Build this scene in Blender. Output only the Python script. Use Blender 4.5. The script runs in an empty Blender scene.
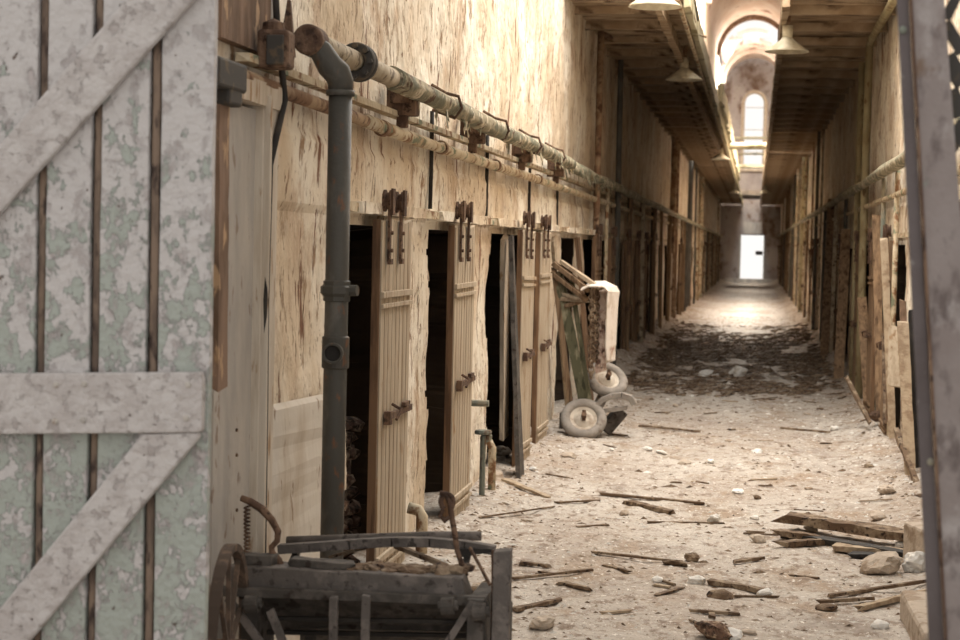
import bpy, bmesh, math, random
from mathutils import Vector, Matrix, noise
random.seed(7)
C = bpy.context.scene.collection
# ------------------------------------------------------------------ camera maths
F = 1800.; VX, VY = 755., 250.; ROLL = math.radians(1.3); EYE = 1.6
def _n(a):
    l = math.sqrt(sum(c*c for c in a)); return [c/l for c in a]
def _x(a, b): return [a[1]*b[2]-a[2]*b[1], a[2]*b[0]-a[0]*b[2], a[0]*b[1]-a[1]*b[0]]
wy = _n([VX-480, 320-VY, F]); _a, _b = math.sin(ROLL), math.cos(ROLL)
wz = _n([_a, _b, -(_a*wy[0]+_b*wy[1])/wy[2]]); wx = _x(wz, wy)
def ray(px, py):
    v = [(px-480)/F, (320-py)/F, 1.]
    return [sum(v[i]*w[i] for i in range(3)) for w in (wx, wy, wz)]
def atY(px, py, D):
    r = ray(px, py); t = D/r[1]; return Vector((r[0]*t, D, EYE+r[2]*t))
def atX(px, py, X):
    r = ray(px, py); t = X/r[0]; return Vector((X, r[1]*t, EYE+r[2]*t))
def atZ(px, py, Z=0.):
    r = ray(px, py); t = (Z-EYE)/r[2]; return Vector((r[0]*t, r[1]*t, Z))
cam = bpy.data.objects.new('camera', bpy.data.cameras.new('camera')); C.objects.link(cam)
m = Matrix.Identity(4)
for i in range(3):
    for j, w in enumerate((wx, wy, wz)): m[j][i] = w[i] * (-1 if i == 2 else 1)
m.translation = Vector((0, 0, EYE)); cam.matrix_world = m
cam.data.sensor_width = 36; cam.data.lens = F/960*36; cam.data.clip_end = 400
cam.data.dof.use_dof = True; cam.data.dof.focus_distance = 9.; cam.data.dof.aperture_fstop = 4.8
bpy.context.scene.camera = cam
vs = bpy.context.scene.view_settings
vs.view_transform = 'Standard'; vs.look = 'None'; vs.gamma = 1; vs.use_curve_mapping = False; vs.exposure = 0.0
# ------------------------------------------------------------------ materials
def L(sc, col, th, soft=.04, detail=6, rough=.6, z=None, off=0):
    return dict(sc=sc, col=col, th=th, soft=soft, detail=detail, rough=rough, z=z, off=off)
def mat(name, base, layers=(), rough=.9, bump=None, metallic=0., relief=0., rnd=True):
    M = bpy.data.materials.new(name); M.use_nodes = True; nt = M.node_tree; N = nt.nodes; K = nt.links
    p = N['Principled BSDF']; p.inputs['Roughness'].default_value = rough; p.inputs['Metallic'].default_value = metallic
    p.inputs['Specular IOR Level'].default_value = .25
    tc = N.new('ShaderNodeTexCoord'); vec = tc.outputs['Object']
    if rnd:
        oi = N.new('ShaderNodeObjectInfo'); mu = N.new('ShaderNodeMath'); mu.operation = 'MULTIPLY'; mu.inputs[1].default_value = 37.
        K.new(oi.outputs['Random'], mu.inputs[0]); ad = N.new('ShaderNodeVectorMath'); ad.operation = 'ADD'
        K.new(vec, ad.inputs[0]); K.new(mu.outputs[0], ad.inputs[1]); vec2 = ad.outputs[0]
    else: vec2 = vec
    rgb = N.new('ShaderNodeRGB'); rgb.outputs[0].default_value = (*base, 1); cur = rgb.outputs[0]; hgt = None
    for l in layers:
        mp = N.new('ShaderNodeMapping'); mp.inputs['Scale'].default_value = l['sc']; mp.inputs['Location'].default_value = (l['off'],)*3
        K.new(vec2, mp.inputs[0])
        nz = N.new('ShaderNodeTexNoise'); nz.inputs['Scale'].default_value = 1; nz.inputs['Detail'].default_value = l['detail']
        nz.inputs['Roughness'].default_value = l['rough']; K.new(mp.outputs[0], nz.inputs['Vector']); f = nz.outputs['Fac']
        if l['z']:
            z0, z1, amt = l['z']; sx = N.new('ShaderNodeSeparateXYZ'); K.new(vec, sx.inputs[0])
            mr = N.new('ShaderNodeMapRange'); mr.inputs[1].default_value = z0; mr.inputs[2].default_value = z1
            mr.inputs[3].default_value = 0; mr.inputs[4].default_value = amt; K.new(sx.outputs['Z'], mr.inputs[0])
            aa = N.new('ShaderNodeMath'); aa.operation = 'ADD'; K.new(f, aa.inputs[0]); K.new(mr.outputs[0], aa.inputs[1]); f = aa.outputs[0]
        mr = N.new('ShaderNodeMapRange'); mr.inputs[1].default_value = l['th']-l['soft']; mr.inputs[2].default_value = l['th']+l['soft']
        K.new(f, mr.inputs[0])
        mx = N.new('ShaderNodeMix'); mx.data_type = 'RGBA'; K.new(mr.outputs[0], mx.inputs['Factor'])
        K.new(cur, mx.inputs['A']); mx.inputs['B'].default_value = (*l['col'], 1); cur = mx.outputs['Result']
        if relief:
            if hgt is None: hgt = mr.outputs[0]
            else:
                aa = N.new('ShaderNodeMath'); aa.operation = 'ADD'; K.new(hgt, aa.inputs[0]); K.new(mr.outputs[0], aa.inputs[1]); hgt = aa.outputs[0]
    K.new(cur, p.inputs['Base Color'])
    nrm = None
    if hgt is not None:
        b = N.new('ShaderNodeBump'); b.invert = True; b.inputs['Strength'].default_value = .8; b.inputs['Distance'].default_value = relief
        K.new(hgt, b.inputs['Height']); nrm = b.outputs[0]
    if bump:
        mp = N.new('ShaderNodeMapping'); mp.inputs['Scale'].default_value = bump[0]; K.new(vec2, mp.inputs[0])
        nz = N.new('ShaderNodeTexNoise'); nz.inputs['Scale'].default_value = 1; nz.inputs['Detail'].default_value = 5; K.new(mp.outputs[0], nz.inputs['Vector'])
        b = N.new('ShaderNodeBump'); b.inputs['Strength'].default_value = .9; b.inputs['Distance'].default_value = bump[1]
        K.new(nz.outputs['Fac'], b.inputs['Height'])
        if nrm: K.new(nrm, b.inputs['Normal'])
        nrm = b.outputs[0]
    if nrm: K.new(nrm, p.inputs['Normal'])
    return M
RUST = (.13, .055, .025); CREAM = (.80, .66, .47)
MW = mat('peeling_plaster', (.66, .545, .405), [
    L((1.1, 1.1, .9), (.84, .78, .67), .50, .09, 6),
    L((3.5, 3.5, 2.2), (.56, .43, .31), .565, .05, 9, .72, off=3), L((4.5, 4.5, .55), (.25, .125, .075), .63, .015, 8, .7, off=44),
    L((8, 8, 3.4), (.36, .24, .15), .60, .03, 9, .72, off=9), L((20, 20, 13), (.30, .20, .13), .63, .025, 6, .6, off=17),
    L((7, 7, 1.1), (.22, .11, .065), .64, .012, 7, .66, off=21),
    L((16, 16, 2.0), (.13, .08, .05), .66, .012, 7, .66, off=31)], .92, ((16, 16, 12), .016), relief=.0035, rnd=False)
MWU = mat('upper_plaster', (.66, .58, .48), [L((1.2, 1.2, .6), (.78, .70, .60), .5, .1), L((3, 3, .5), (.32, .20, .12), .62, .05, off=4)], .95, ((6, 6, 4), .02), rnd=False)
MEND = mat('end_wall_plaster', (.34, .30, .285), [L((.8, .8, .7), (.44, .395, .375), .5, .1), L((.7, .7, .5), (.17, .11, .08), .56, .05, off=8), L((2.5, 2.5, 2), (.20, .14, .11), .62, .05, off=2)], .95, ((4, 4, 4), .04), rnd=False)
MFL = mat('dusty_floor', (.43, .37, .315), [
    L((.7, .35, 1), (.54, .495, .44), .5, .1, 5), L((1.3, .8, 1), (.30, .25, .21), .60, .05, 8, .7, off=31), L((2.2, 1.2, 2), (.36, .28, .21), .57, .06, 8, .7, off=2),
    L((10, 7, 9), (.25, .19, .145), .555, .05, 9, .78, off=6), L((34, 26, 20), (.80, .76, .70), .62, .03, 5, .7, off=8), L((60, 40, 30), (.13, .09, .06), .63, .03, 5, .7, off=4)],
    .95, ((30, 22, 22), .02), rnd=False)
MGRN = mat('mint_peeling_paint', (.35, .375, .34), [L((17, 17, 13), (.50, .475, .465), .545, .02, 8, .68, z=(1.1, 2.2, .20)), L((24, 24, 18), (.42, .38, .37), .60, .06, 7, .65, off=4),
    L((40, 40, 30), (.16, .12, .10), .69, .02, off=2)], .85, ((40, 40, 40), .012), relief=.004)
MLIL = mat('chalky_white_paint', (.44, .405, .39), [L((14, 14, 14), (.51, .48, .465), .5, .08), L((26, 26, 26), (.38, .345, .33), .60, .03, off=3), L((35, 35, 35), (.14, .10, .09), .72, .02, off=6)], .85, ((34, 34, 34), .015), relief=.003)
MRUST = mat('rusted_iron', (.10, .06, .042), [L((14, 14, 6), (.19, .12, .08), .52, .06), L((30, 30, 30), (.05, .03, .022), .58, .05, off=4)], .9, ((60, 60, 60), .006))
MGAP = mat('dirty_brown_wood', (.13, .095, .075), [L((20, 20, 6), (.22, .16, .12), .5, .08), L((30, 30, 10), (.05, .035, .03), .58, .05, off=4)], .9, ((40, 40, 10), .008))
MBRN = mat('rust_red_board', (.23, .15, .105), [L((9, 9, 2), (.14, .09, .06), .5, .06), L((14, 14, 6), (.45, .30, .18), .62, .03, off=4)], .9, ((30, 30, 8), .006))
MPIPE = mat('grey_painted_pipe', (.075, .070, .060), [L((9, 9, 4), (.12, .112, .098), .55, .06), L((22, 22, 10), (.16, .08, .045), .64, .04, off=3)], .6, ((30, 30, 30), .003))
MPIPEB = mat('beige_painted_pipe', (.50, .40, .27), [L((7, 7, 7), (.62, .54, .40), .5, .06), L((12, 12, 12), (.24, .13, .07), .56, .04, off=3), L((9, 5, 9), (.20, .22, .15), .60, .03, off=9)], .85, ((30, 30, 30), .006))
MPIPEC = mat('sooty_beige_pipe', (.34, .28, .20), [L((7, 7, 7), (.44, .38, .28), .5, .06), L((14, 14, 14), (.12, .09, .06), .57, .04, off=3)], .85, ((30, 30, 30), .004))
MLAG = mat('flaking_pipe_lagging', (.33, .29, .20), [L((6, 5, 6), (.17, .17, .12), .50, .05), L((15, 12, 15), (.62, .55, .42), .58, .04, off=3), L((13, 9, 13), (.10, .06, .04), .60, .03, off=9)], .9, ((30, 30, 30), .012))
MRPIPE = mat('rust_brown_pipe', (.22, .13, .08), [L((7, 7, 7), (.36, .26, .17), .52, .06), L((12, 12, 12), (.10, .05, .03), .60, .04, off=3)], .85, ((30, 30, 30), .004))
MOLV = mat('mustard_pipe', (.36, .31, .19), [L((7, 7, 3), (.26, .21, .12), .52, .06), L((12, 12, 6), (.16, .10, .05), .62, .04, off=3)], .85, ((30, 30, 30), .004))
MTEAL = mat('blue_green_pipe', (.20, .215, .18), [L((7, 7, 3), (.34, .30, .22), .54, .06), L((12, 12, 6), (.14, .08, .05), .60, .04, off=3)], .85, ((30, 30, 30), .004))
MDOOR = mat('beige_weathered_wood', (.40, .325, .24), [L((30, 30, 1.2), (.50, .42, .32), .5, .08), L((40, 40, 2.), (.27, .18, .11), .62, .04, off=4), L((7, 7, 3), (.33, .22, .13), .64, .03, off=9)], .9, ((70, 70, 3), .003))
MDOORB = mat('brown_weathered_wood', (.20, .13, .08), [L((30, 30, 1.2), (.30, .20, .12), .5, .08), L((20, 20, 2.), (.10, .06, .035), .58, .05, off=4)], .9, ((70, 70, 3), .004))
MEDGE = mat('raw_wood_edge', (.20, .12, .07), [L((20, 20, 2), (.11, .065, .04), .52, .06)], .9)
MWOODG = mat('grey_driftwood', (.12, .105, .095), [L((12, 12, 12), (.18, .155, .14), .54, .06), L((30, 30, 30), (.06, .05, .045), .6, .04, off=4)], .85, ((30, 30, 30), .006))
MWOODD = mat('dark_slate_wood', (.07, .062, .055), [L((12, 12, 12), (.115, .10, .088), .52, .06), L((20, 20, 20), (.04, .03, .025), .6, .04, off=4)], .85, ((30, 30, 30), .006))
MSPL = mat('splintered_wood', (.15, .10, .065), [L((12, 12, 12), (.30, .23, .16), .54, .06), L((30, 30, 30), (.04, .025, .02), .6, .04, off=4)], .9, ((40, 40, 40), .008))
MSPL2 = mat('pale_splintered_wood', (.44, .35, .25), [L((12, 12, 12), (.30, .22, .15), .54, .06)], .9, ((40, 40, 40), .008))
MSTONE = mat('broken_plaster_chunk', (.52, .44, .36), [L((9, 9, 9), (.36, .28, .21), .55, .05)], .95, ((20, 20, 20), .02))
MWHITE = mat('white_plaster_chunk', (.80, .78, .74), [L((9, 9, 9), (.6, .55, .48), .6, .05)], .95, ((20, 20, 20), .02))
MGAL = mat('brown_ceiling_boards', (.32, .23, .15), [L((1.5, 5, 2), (.48, .38, .27), .52, .08), L((3, 9, 4), (.12, .075, .045), .58, .05, off=5)], .92, ((6, 20, 6), .01), rnd=False)
MGALE = mat('pale_fascia_paint', (.74, .70, .52), [L((4, 3, 4), (.40, .36, .22), .56, .05)], .9, ((10, 10, 10), .01))
MCELL = mat('cell_shade', (.045, .032, .022), [L((2, 2, 2), (.03, .02, .014), .5, .1)], .95)  # near-black, carries the shade of cells and jambs in its colour
MGREY = mat('grey_primed_panel', (.36, .335, .31), [L((3, 3, 1), (.52, .48, .43), .5, .1), L((16, 16, 8), (.28, .22, .18), .64, .03, off=4)], .8, ((20, 20, 20), .004))
MPALE = mat('pale_limewash', (.60, .55, .48), [L((4, 4, 1.5), (.48, .41, .33), .55, .08), L((14, 14, 6), (.26, .18, .12), .66, .03, off=4)], .9, ((20, 20, 10), .004))
MTRIM = mat('cream_frame_paint', (.50, .42, .33), [L((16, 16, 2), (.60, .53, .44), .5, .08), L((25, 25, 5), (.34, .22, .13), .62, .04, off=2)], .85, ((40, 40, 8), .004))
MPURP = mat('mauve_grey_steel', (.22, .185, .175), [L((6, 6, 4), (.26, .225, .215), .5, .1), L((9, 9, 6), (.36, .33, .32), .62, .06, off=3), L((18, 18, 9), (.13, .105, .10), .58, .06, off=33), L((9, 9, 6), (.20, .22, .19), .70, .03, off=13), L((7, 7, 5), (.17, .12, .09), .70, .03, off=23)], .7, ((25, 25, 25), .006))
MPURD = mat('dark_mauve_steel', (.10, .082, .08), [L((6, 6, 4), (.13, .11, .11), .5, .1), L((20, 20, 20), (.22, .20, .19), .68, .03, off=3)], .7, ((25, 25, 25), .006))
MTYRE = mat('bleached_rubber', (.25, .225, .20), [L((9, 9, 9), (.34, .305, .27), .5, .1), L((20, 20, 20), (.20, .16, .13), .62, .05, off=3)], .9, ((30, 30, 30), .004))
MHUB = mat('dusty_hub', (.60, .54, .46), [L((9, 9, 9), (.36, .28, .21), .55, .1)], .8)
MLAMP = mat('dusty_enamel', (.66, .61, .48), [L((9, 9, 9), (.46, .40, .28), .55, .1)], .5)
MGREEN = mat('mossy_painted_wood', (.12, .115, .07), [L((12, 12, 4), (.30, .27, .18), .56, .05), L((20, 20, 6), (.05, .05, .03), .6, .05, off=5)], .9)
MSHEET = mat('peeling_white_sheet', (.78, .70, .62), [L((7, 7, 5), (.5, .25, .18), .66, .04), L((12, 12, 4), (.6, .5, .4), .58, .05, off=5)], .85, ((15, 15, 15), .01))
MPINK = mat('pink_flaked_timber', (.44, .31, .25), [L((14, 14, 10), (.62, .50, .42), .52, .04), L((20, 20, 14), (.14, .08, .06), .58, .04, off=5)], .9, ((30, 30, 30), .02))
MVAULT = mat('vault_plaster', (.72, .60, .54), [L((1.2, .7, 1.2), (.82, .74, .70), .5, .1), L((1.3, .9, 1.3), (.28, .13, .08), .63, .04, off=6)], .95, ((5, 5, 5), .03), rnd=False)
MWHL = mat('dark_rusty_wheel', (.085, .062, .048), [L((20, 20, 20), (.16, .11, .08), .56, .05)], .9)
MFLG = mat('black_iron', (.06, .055, .05), [L((20, 20, 20), (.12, .09, .06), .58, .05)], .8)
MCAB = mat('black_cable_rubber', (.025, .022, .02), [L((9, 9, 9), (.05, .042, .035), .55, .1)], .7)
MBRICK = mat('crumbled_brick', (.19, .115, .08), [L((20, 20, 20), (.46, .34, .24), .55, .05), L((26, 26, 26), (.06, .04, .03), .56, .05, off=5)], .95, ((30, 30, 30), .03))
# ------------------------------------------------------------------ mesh helpers
class MB:
    def __init__(s): s.bm = bmesh.new()
    def hexa(s, pts):
        v = [s.bm.verts.new(p) for p in pts]
        for f in ((0,3,2,1),(4,5,6,7),(0,1,5,4),(1,2,6,5),(2,3,7,6),(3,0,4,7)): s.bm.faces.new([v[i] for i in f])
    def box(s, c, d, rot=None):
        c = Vector(c); q = []
        for z in (-.5, .5):
            for x, y in ((-.5,-.5),(.5,-.5),(.5,.5),(-.5,.5)):
                p = Vector((x*d[0], y*d[1], z*d[2]))
                if rot: p = rot @ p
                q.append(c+p)
        s.hexa(q); return s
    def beam(s, a, b, w, t, up=(0,0,1), n=1, jit=0, w2=None, t2=None):
        """bar from a to b, width w (side), thickness t (along up), n segments with ragged jitter"""
        a, b = Vector(a), Vector(b); d = (b-a).normalized(); u = Vector(up)
        sd = d.cross(u)
        if sd.length < 1e-4: sd = d.cross(Vector((1, 0, 0)))
        sd.normalize(); u = sd.cross(d).normalized(); w2 = w2 or w; t2 = t2 or t; rings = []
        for i in range(n+1):
            f = i/n; c = a.lerp(b, f); ww = w+(w2-w)*f; tt = t+(t2-t)*f; r = []
            for x, y in ((-1,-1),(1,-1),(1,1),(-1,1)):
                j = lambda: random.uniform(-jit, jit)
                e = d*random.uniform(-jit, jit)*(6 if i in (0, n) else 1)
                r.append(s.bm.verts.new(c+sd*(x*ww/2+j())+u*(y*tt/2+j()*.5)+e))
            rings.append(r)
        for i in range(n):
            p, q = rings[i], rings[i+1]
            for k in range(4): s.bm.faces.new((p[k], p[(k+1)%4], q[(k+1)%4], q[k]))
        s.bm.faces.new(rings[0][::-1]); s.bm.faces.new(rings[-1]); return s
    def tube(s, pts, r, seg=10, radii=None, jit=0):
        pts = [Vector(p) for p in pts]; rings = []; ref = None
        for i, p in enumerate(pts):
            d = (pts[min(i+1, len(pts)-1)]-pts[max(i-1, 0)]).normalized()
            if ref is None:
                ref = d.orthogonal().normalized()
            ref = (ref-d*ref.dot(d)).normalized(); bn = d.cross(ref); rr = radii[i] if radii else r
            rings.append([s.bm.verts.new(p+(ref*math.cos(2*math.pi*k/seg)+bn*math.sin(2*math.pi*k/seg))*(rr+random.uniform(-jit, jit))) for k in range(seg)])
        for i in range(len(rings)-1):
            p, q = rings[i], rings[i+1]
            for k in range(seg): s.bm.faces.new((p[k], p[(k+1)%seg], q[(k+1)%seg], q[k]))
        s.bm.faces.new(rings[0][::-1]); s.bm.faces.new(rings[-1]); return s
    def lathe(s, prof, o, ax, seg=20, close=True):
        """prof: list of (r, h) along axis ax from origin o"""
        ax = Vector(ax).normalized(); u = ax.orthogonal().normalized(); w = ax.cross(u); rings = []; o = Vector(o)
        for r, h in prof:
            rings.append([s.bm.verts.new(o+ax*h+(u*math.cos(2*math.pi*k/seg)+w*math.sin(2*math.pi*k/seg))*max(r, 1e-4)) for k in range(seg)])
        m = len(rings)
        for i in range(m if close else m-1):
            p, q = rings[i], rings[(i+1) % m]
            for k in range(seg): s.bm.faces.new((p[k], p[(k+1)%seg], q[(k+1)%seg], q[k]))
        return s
    def rock(s, c, r, sq=(1,1,.6), sub=1):
        g = bmesh.ops.create_icosphere(s.bm, subdivisions=sub, radius=1); o = Vector((random.random(),)*3)*50
        rz = Matrix.Rotation(random.uniform(0, 6.3), 3, 'Z') @ Matrix.Rotation(random.uniform(-.5, .5), 3, 'X')
        for v in g['verts']:
            p = v.co*(1+.38*noise.noise(v.co*1.3+o)+(.18*noise.noise(v.co*3.5+o) if sub > 1 else 0)); p = Vector((p.x*sq[0], p.y*sq[1], p.z*sq[2])); v.co = Vector(c)+rz @ p*r
        return s
def link(name, mb, mt, parent=None, smooth=False, bevel=0, loc=None, rel=None):
    """build mesh; world-space verts. parent: empty at its location (unrotated). loc: own origin"""
    bm = mb.bm if isinstance(mb, MB) else mb
    bmesh.ops.recalc_face_normals(bm, faces=bm.faces)
    me = bpy.data.meshes.new(name)
    o0 = Vector((0, 0, 0))
    if parent is not None:
        o0 = Vector(parent.location); pp = parent.parent
        while pp is not None: o0 = o0+Vector(pp.location); pp = pp.parent
        if loc is not None: pass
    elif loc is not None: o0 = Vector(loc)
    elif rel is None and len(bm.verts):
        xs = [v.co.x for v in bm.verts]; ys = [v.co.y for v in bm.verts]; zs = [v.co.z for v in bm.verts]
        o0 = Vector(((min(xs)+max(xs))/2, (min(ys)+max(ys))/2, min(zs)))
    for v in bm.verts: v.co -= o0
    bm.to_mesh(me); bm.free(); me.materials.append(mt)
    if smooth:
        for p in me.polygons: p.use_smooth = True
    o = bpy.data.objects.new(name, me); C.objects.link(o)
    if parent is not None: o.parent = parent
    else: o.location = o0
    if bevel:
        b = o.modifiers.new('bevel', 'BEVEL'); b.width = bevel; b.segments = 2; b.limit_method = 'ANGLE'
    return o
def tag(o, label=None, cat=None, group=None, kind=None):
    for k, v in (('label', label), ('category', cat), ('group', group), ('kind', kind)):
        if v: o[k] = v
    return o
def thing(name, loc, label, cat, group=None, kind=None):
    o = bpy.data.objects.new(name, None); o.empty_display_size = .1; C.objects.link(o); o.location = loc
    return tag(o, label, cat, group, kind)
def copy_tree(o, parent=None):
    c = o.copy(); C.objects.link(c)
    if parent is not None: c.parent = parent
    for ch in list(o.children): copy_tree(ch, c)
    return c
def fr(x, y, z, s, oct=4):
    return noise.fractal(Vector((x*s, y*s, z*s)), 1., 2., oct)
def struct(name, mb, mt, **k): return tag(link(name, mb, mt, rel=True, **k), kind='structure')
# ------------------------------------------------------------------ world and light
w = bpy.data.worlds.new('sky'); bpy.context.scene.world = w; w.use_nodes = True
bg = w.node_tree.nodes['Background']; bg.inputs[0].default_value = (1, .97, .93, 1); bg.inputs[1].default_value = 1.05
# ------------------------------------------------------------------ constants of the place
XL, XR, ZC, Y0, Y1 = -1.75, 1.22, 3.84, 5.0, 90.0
ZS = 9.4   # spring line of the vault
def floor_h(x, y):
    h = .018*fr(x, y, 0, 1.3)+.012*fr(x, y, 3, 5, 4)+.006*fr(x, y, 7, 16, 3)
    mm = .5+.5*noise.noise(Vector((0, y*.5, 11)))
    al = .05+.30*min(1, max(0, (y-16)/5))*mm
    if y > 37: al *= .6
    h += al*math.exp(-((x-XL)/.38)**2)*(1+.3*fr(x, y, 5, 4))
    mm = .5+.5*noise.noise(Vector((9, y*.5, 11)))
    al = .08+.22*min(1, max(0, (y-20)/5))*mm
    h += al*math.exp(-((x-XR)/.33)**2)*(1+.3*fr(x, y, 8, 4))
    if 19 < y < 37: h += .06*abs(fr(x, y, 1, 2.2))*min(1, (y-19)/3)
    k = min(1, max(0, (y-4)/1.5))
    return h*k
# ------------------------------------------------------------------ floor
bm = bmesh.new()
ys = [-9, -4, 0, 2, 4, 4.6]; y = 5.
while y < 91.2:
    ys.append(y); y += .035 if y < 15 else (.07 if y < 30 else .2)
xs = [-4.4, -3.2, -2.3]+[-1.8+3.1*i/100 for i in range(101)]+[1.8, 2.8, 3.9]
grid = [[bm.verts.new((x, y, floor_h(x, y) if -2.3 < x < 1.8 else 0)) for x in xs] for y in ys]
for i in range(len(ys)-1):
    for j in range(len(xs)-1): bm.faces.new((grid[i][j], grid[i][j+1], grid[i+1][j+1], grid[i+1][j]))
struct('floor', bm, MFL, smooth=True)
# ------------------------------------------------------------------ corridor walls with cell openings
LEFT_OP = [(7.66, 8.95), (9.66, 11.05), (11.88, 13.3), (14.25, 15.3)]
y = 16.35
while y < 88: LEFT_OP.append((y, y+1.05)); y += 2.12
RIGHT_OP = []; y = 6.6
while y < 88: RIGHT_OP.append((y, y+1.0)); y += 2.12
DTOP = 1.72
def wall_face(bm, X, sgn, y0, y1, st, ops, z1):
    ny = int((y1-y0)/st); nz = int(z1/st); G = []
    for i in range(ny+1):
        y = y0+(y1-y0)*i/ny; col = []
        for k in range(nz+1):
            z = z1*k/nz-.05
            r = .030*fr(0, y, z, 1.0, 3)+.010*fr(3, y, z, 4, 4)
            if y < 22: r += .004*abs(fr(8, y, z*.8, 11, 3))
            # piers bulge slightly: recessed band above the doors
            if DTOP < z < 2.02: r += .015
            col.append(bm.verts.new((X+sgn*r, y, z)))
        G.append(col)
    for i in range(ny):
        for k in range(nz):
            y = y0+(y1-y0)*(i+.5)/ny; z = z1*(k+.5)/nz
            e = .05*fr(1, y, z, 3.5, 4) if y < 25 else 0; cut = False
            for a, b in ops:
                if a+e < y < b+e and z < DTOP+.5*e: cut = True; break
            if not cut: bm.faces.new((G[i][k], G[i+1][k], G[i+1][k+1], G[i][k+1]))
    for v in [v for v in bm.verts if not v.link_faces]: bm.verts.remove(v)
def wall(name, X, sgn, ops):
    bm = bmesh.new(); wall_face(bm, X, sgn, Y0, 22., .035, ops, 4.25); a = bmesh.new(); wall_face(a, X, sgn, 22., 90.5, .12, ops, 4.25)
    me = bpy.data.meshes.new('t'); a.to_mesh(me); a.free(); bm.from_mesh(me)
    o = struct(name, bm, MW)
    # make the visible face point to the corridor, then thicken away from it
    for p in o.data.polygons[:1]:
        flip = p.normal.x*sgn < 0
    b2 = bmesh.new(); b2.from_mesh(o.data)
    for f in b2.faces:
        if f.normal.x*sgn < 0: f.normal_flip()
    b2.to_mesh(o.data); b2.free()
    s = o.modifiers.new('thick', 'SOLIDIFY'); s.thickness = .42; s.offset = -1; o.data.materials.append(MCELL); s.material_offset_rim = 1  # jamb reveals painted dark so the openings read as shade
    return o
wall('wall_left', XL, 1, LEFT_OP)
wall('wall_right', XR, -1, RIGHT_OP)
# cells behind the openings (rooms with the shade put into their colour)
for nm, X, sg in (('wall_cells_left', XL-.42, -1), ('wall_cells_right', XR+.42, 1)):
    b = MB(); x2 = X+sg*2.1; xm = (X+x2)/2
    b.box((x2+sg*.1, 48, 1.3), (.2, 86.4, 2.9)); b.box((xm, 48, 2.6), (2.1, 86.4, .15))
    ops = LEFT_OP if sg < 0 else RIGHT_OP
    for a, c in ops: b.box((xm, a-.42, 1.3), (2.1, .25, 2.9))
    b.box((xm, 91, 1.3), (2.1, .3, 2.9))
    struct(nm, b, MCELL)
# upper walls
for nm, X, sg in (('wall_upper_left', XL, -1), ('wall_upper_right', XR, 1)):
    b = MB(); b.box((X+sg*.22, 47.7, (4.15+ZS)/2), (.44, 85.6, ZS-4.15)); struct(nm, b, MWU)
# entrance wall beside the gates
b = MB(); b.box((-3.2, 4.86, 3.), (2.1, .3, 6.)); b.box((2.75, 4.86, 3.), (2.2, .3, 6.)); struct('wall_front', b, MW)
# vault with broken skylights
bm = bmesh.new(); cx = (XL+XR)/2; R = (XR-XL)/2
yy = [16.5+.45*i for i in range(int((90.2-16.5)/.45)+1)]; NA = 26; G = []
for y in yy: G.append([bm.verts.new((cx-R*math.cos(math.pi*k/NA), y, ZS+R*math.sin(math.pi*k/NA)*1.08)) for k in range(NA+1)])
OPEN = [(38, 53, 5, 21), (73.5, 84, 1, 25)]
for i in range(len(yy)-1):
    for k in range(NA):
        y = yy[i]; e = 1.4*fr(k*.3, y*.4, 0, 1.); hole = False
        for a, c, k0, k1 in OPEN:
            if a+e < y < c+e*1.6 and k0 <= k+.5 <= k1: hole = True
        if y > 78.6 and 4 <= k < 14+2*fr(y, 0, 0, .7) and noise.noise(Vector((k*.5, y*.8, 2))) > -.32: hole = False
        if not hole: bm.faces.new((G[i][k], G[i+1][k], G[i+1][k+1], G[i][k+1]))
o = struct('ceiling', bm, MVAULT); s = o.modifiers.new('thick', 'SOLIDIFY'); s.thickness = .18; s.offset = 1
# brick arch rings carrying the vault
for q, yr in enumerate((17, 37, 58, 73.5, 86)):
    b = MB(); n = 24
    for k in range(n):
        a0, a1 = math.pi*k/n, math.pi*(k+1)/n; P = []
        for yv in (yr-.18, yr+.18):
            for r, a in ((R-.16, a0), (R+.05, a0), (R+.05, a1), (R-.16, a1)):
                P.append((cx-r*math.cos(a), yv, ZS+r*math.sin(a)*1.08))
        b.hexa(P)
    struct('trim_%d' % (q+1), b, MBRICK if q == 3 else MVAULT)
# end wall with doorway and tall lancet window
D = 90.3
dl, dr = atY(739.5, 280, D).x, atY(763, 280, D).x; dt = atY(750, 235, D).z
wl, wr = atY(742.5, 130, D).x, atY(765, 130, D).x; wb, wt = atY(752, 170, D).z, atY(752, 92, D).z
b = MB(); wth = .6; yc = D+wth/2
def seg(x0, x1, z0, z1): b.box(((x0+x1)/2, yc, (z0+z1)/2), (x1-x0, wth, z1-z0))
xa, xb = XL-.5, XR+.5
wr_ = (wr-wl)/2; wc = (wl+wr)/2; za = wt-wr_
seg(xa, dl, -.2, dt); seg(dr, xb, -.2, dt); seg(dl, dr, -.2, .08); seg(xa, xb, dt, wb); seg(xa, wl, wb, za); seg(wr, xb, wb, za); seg(xa, xb, wt, 11.6)
n = 10
for sgn in (-1, 1):
    for k in range(n):
        z0, z1 = za+wr_*k/n, za+wr_*(k+1)/n; hx = wr_*math.sqrt(max(0, 1-((k+.5)/n)**2))
        if sgn < 0: seg(xa, wc-hx, z0, z1)
        else: seg(wc+hx, xb, z0, z1)
struct('wall_back', b, MEND)
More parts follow.
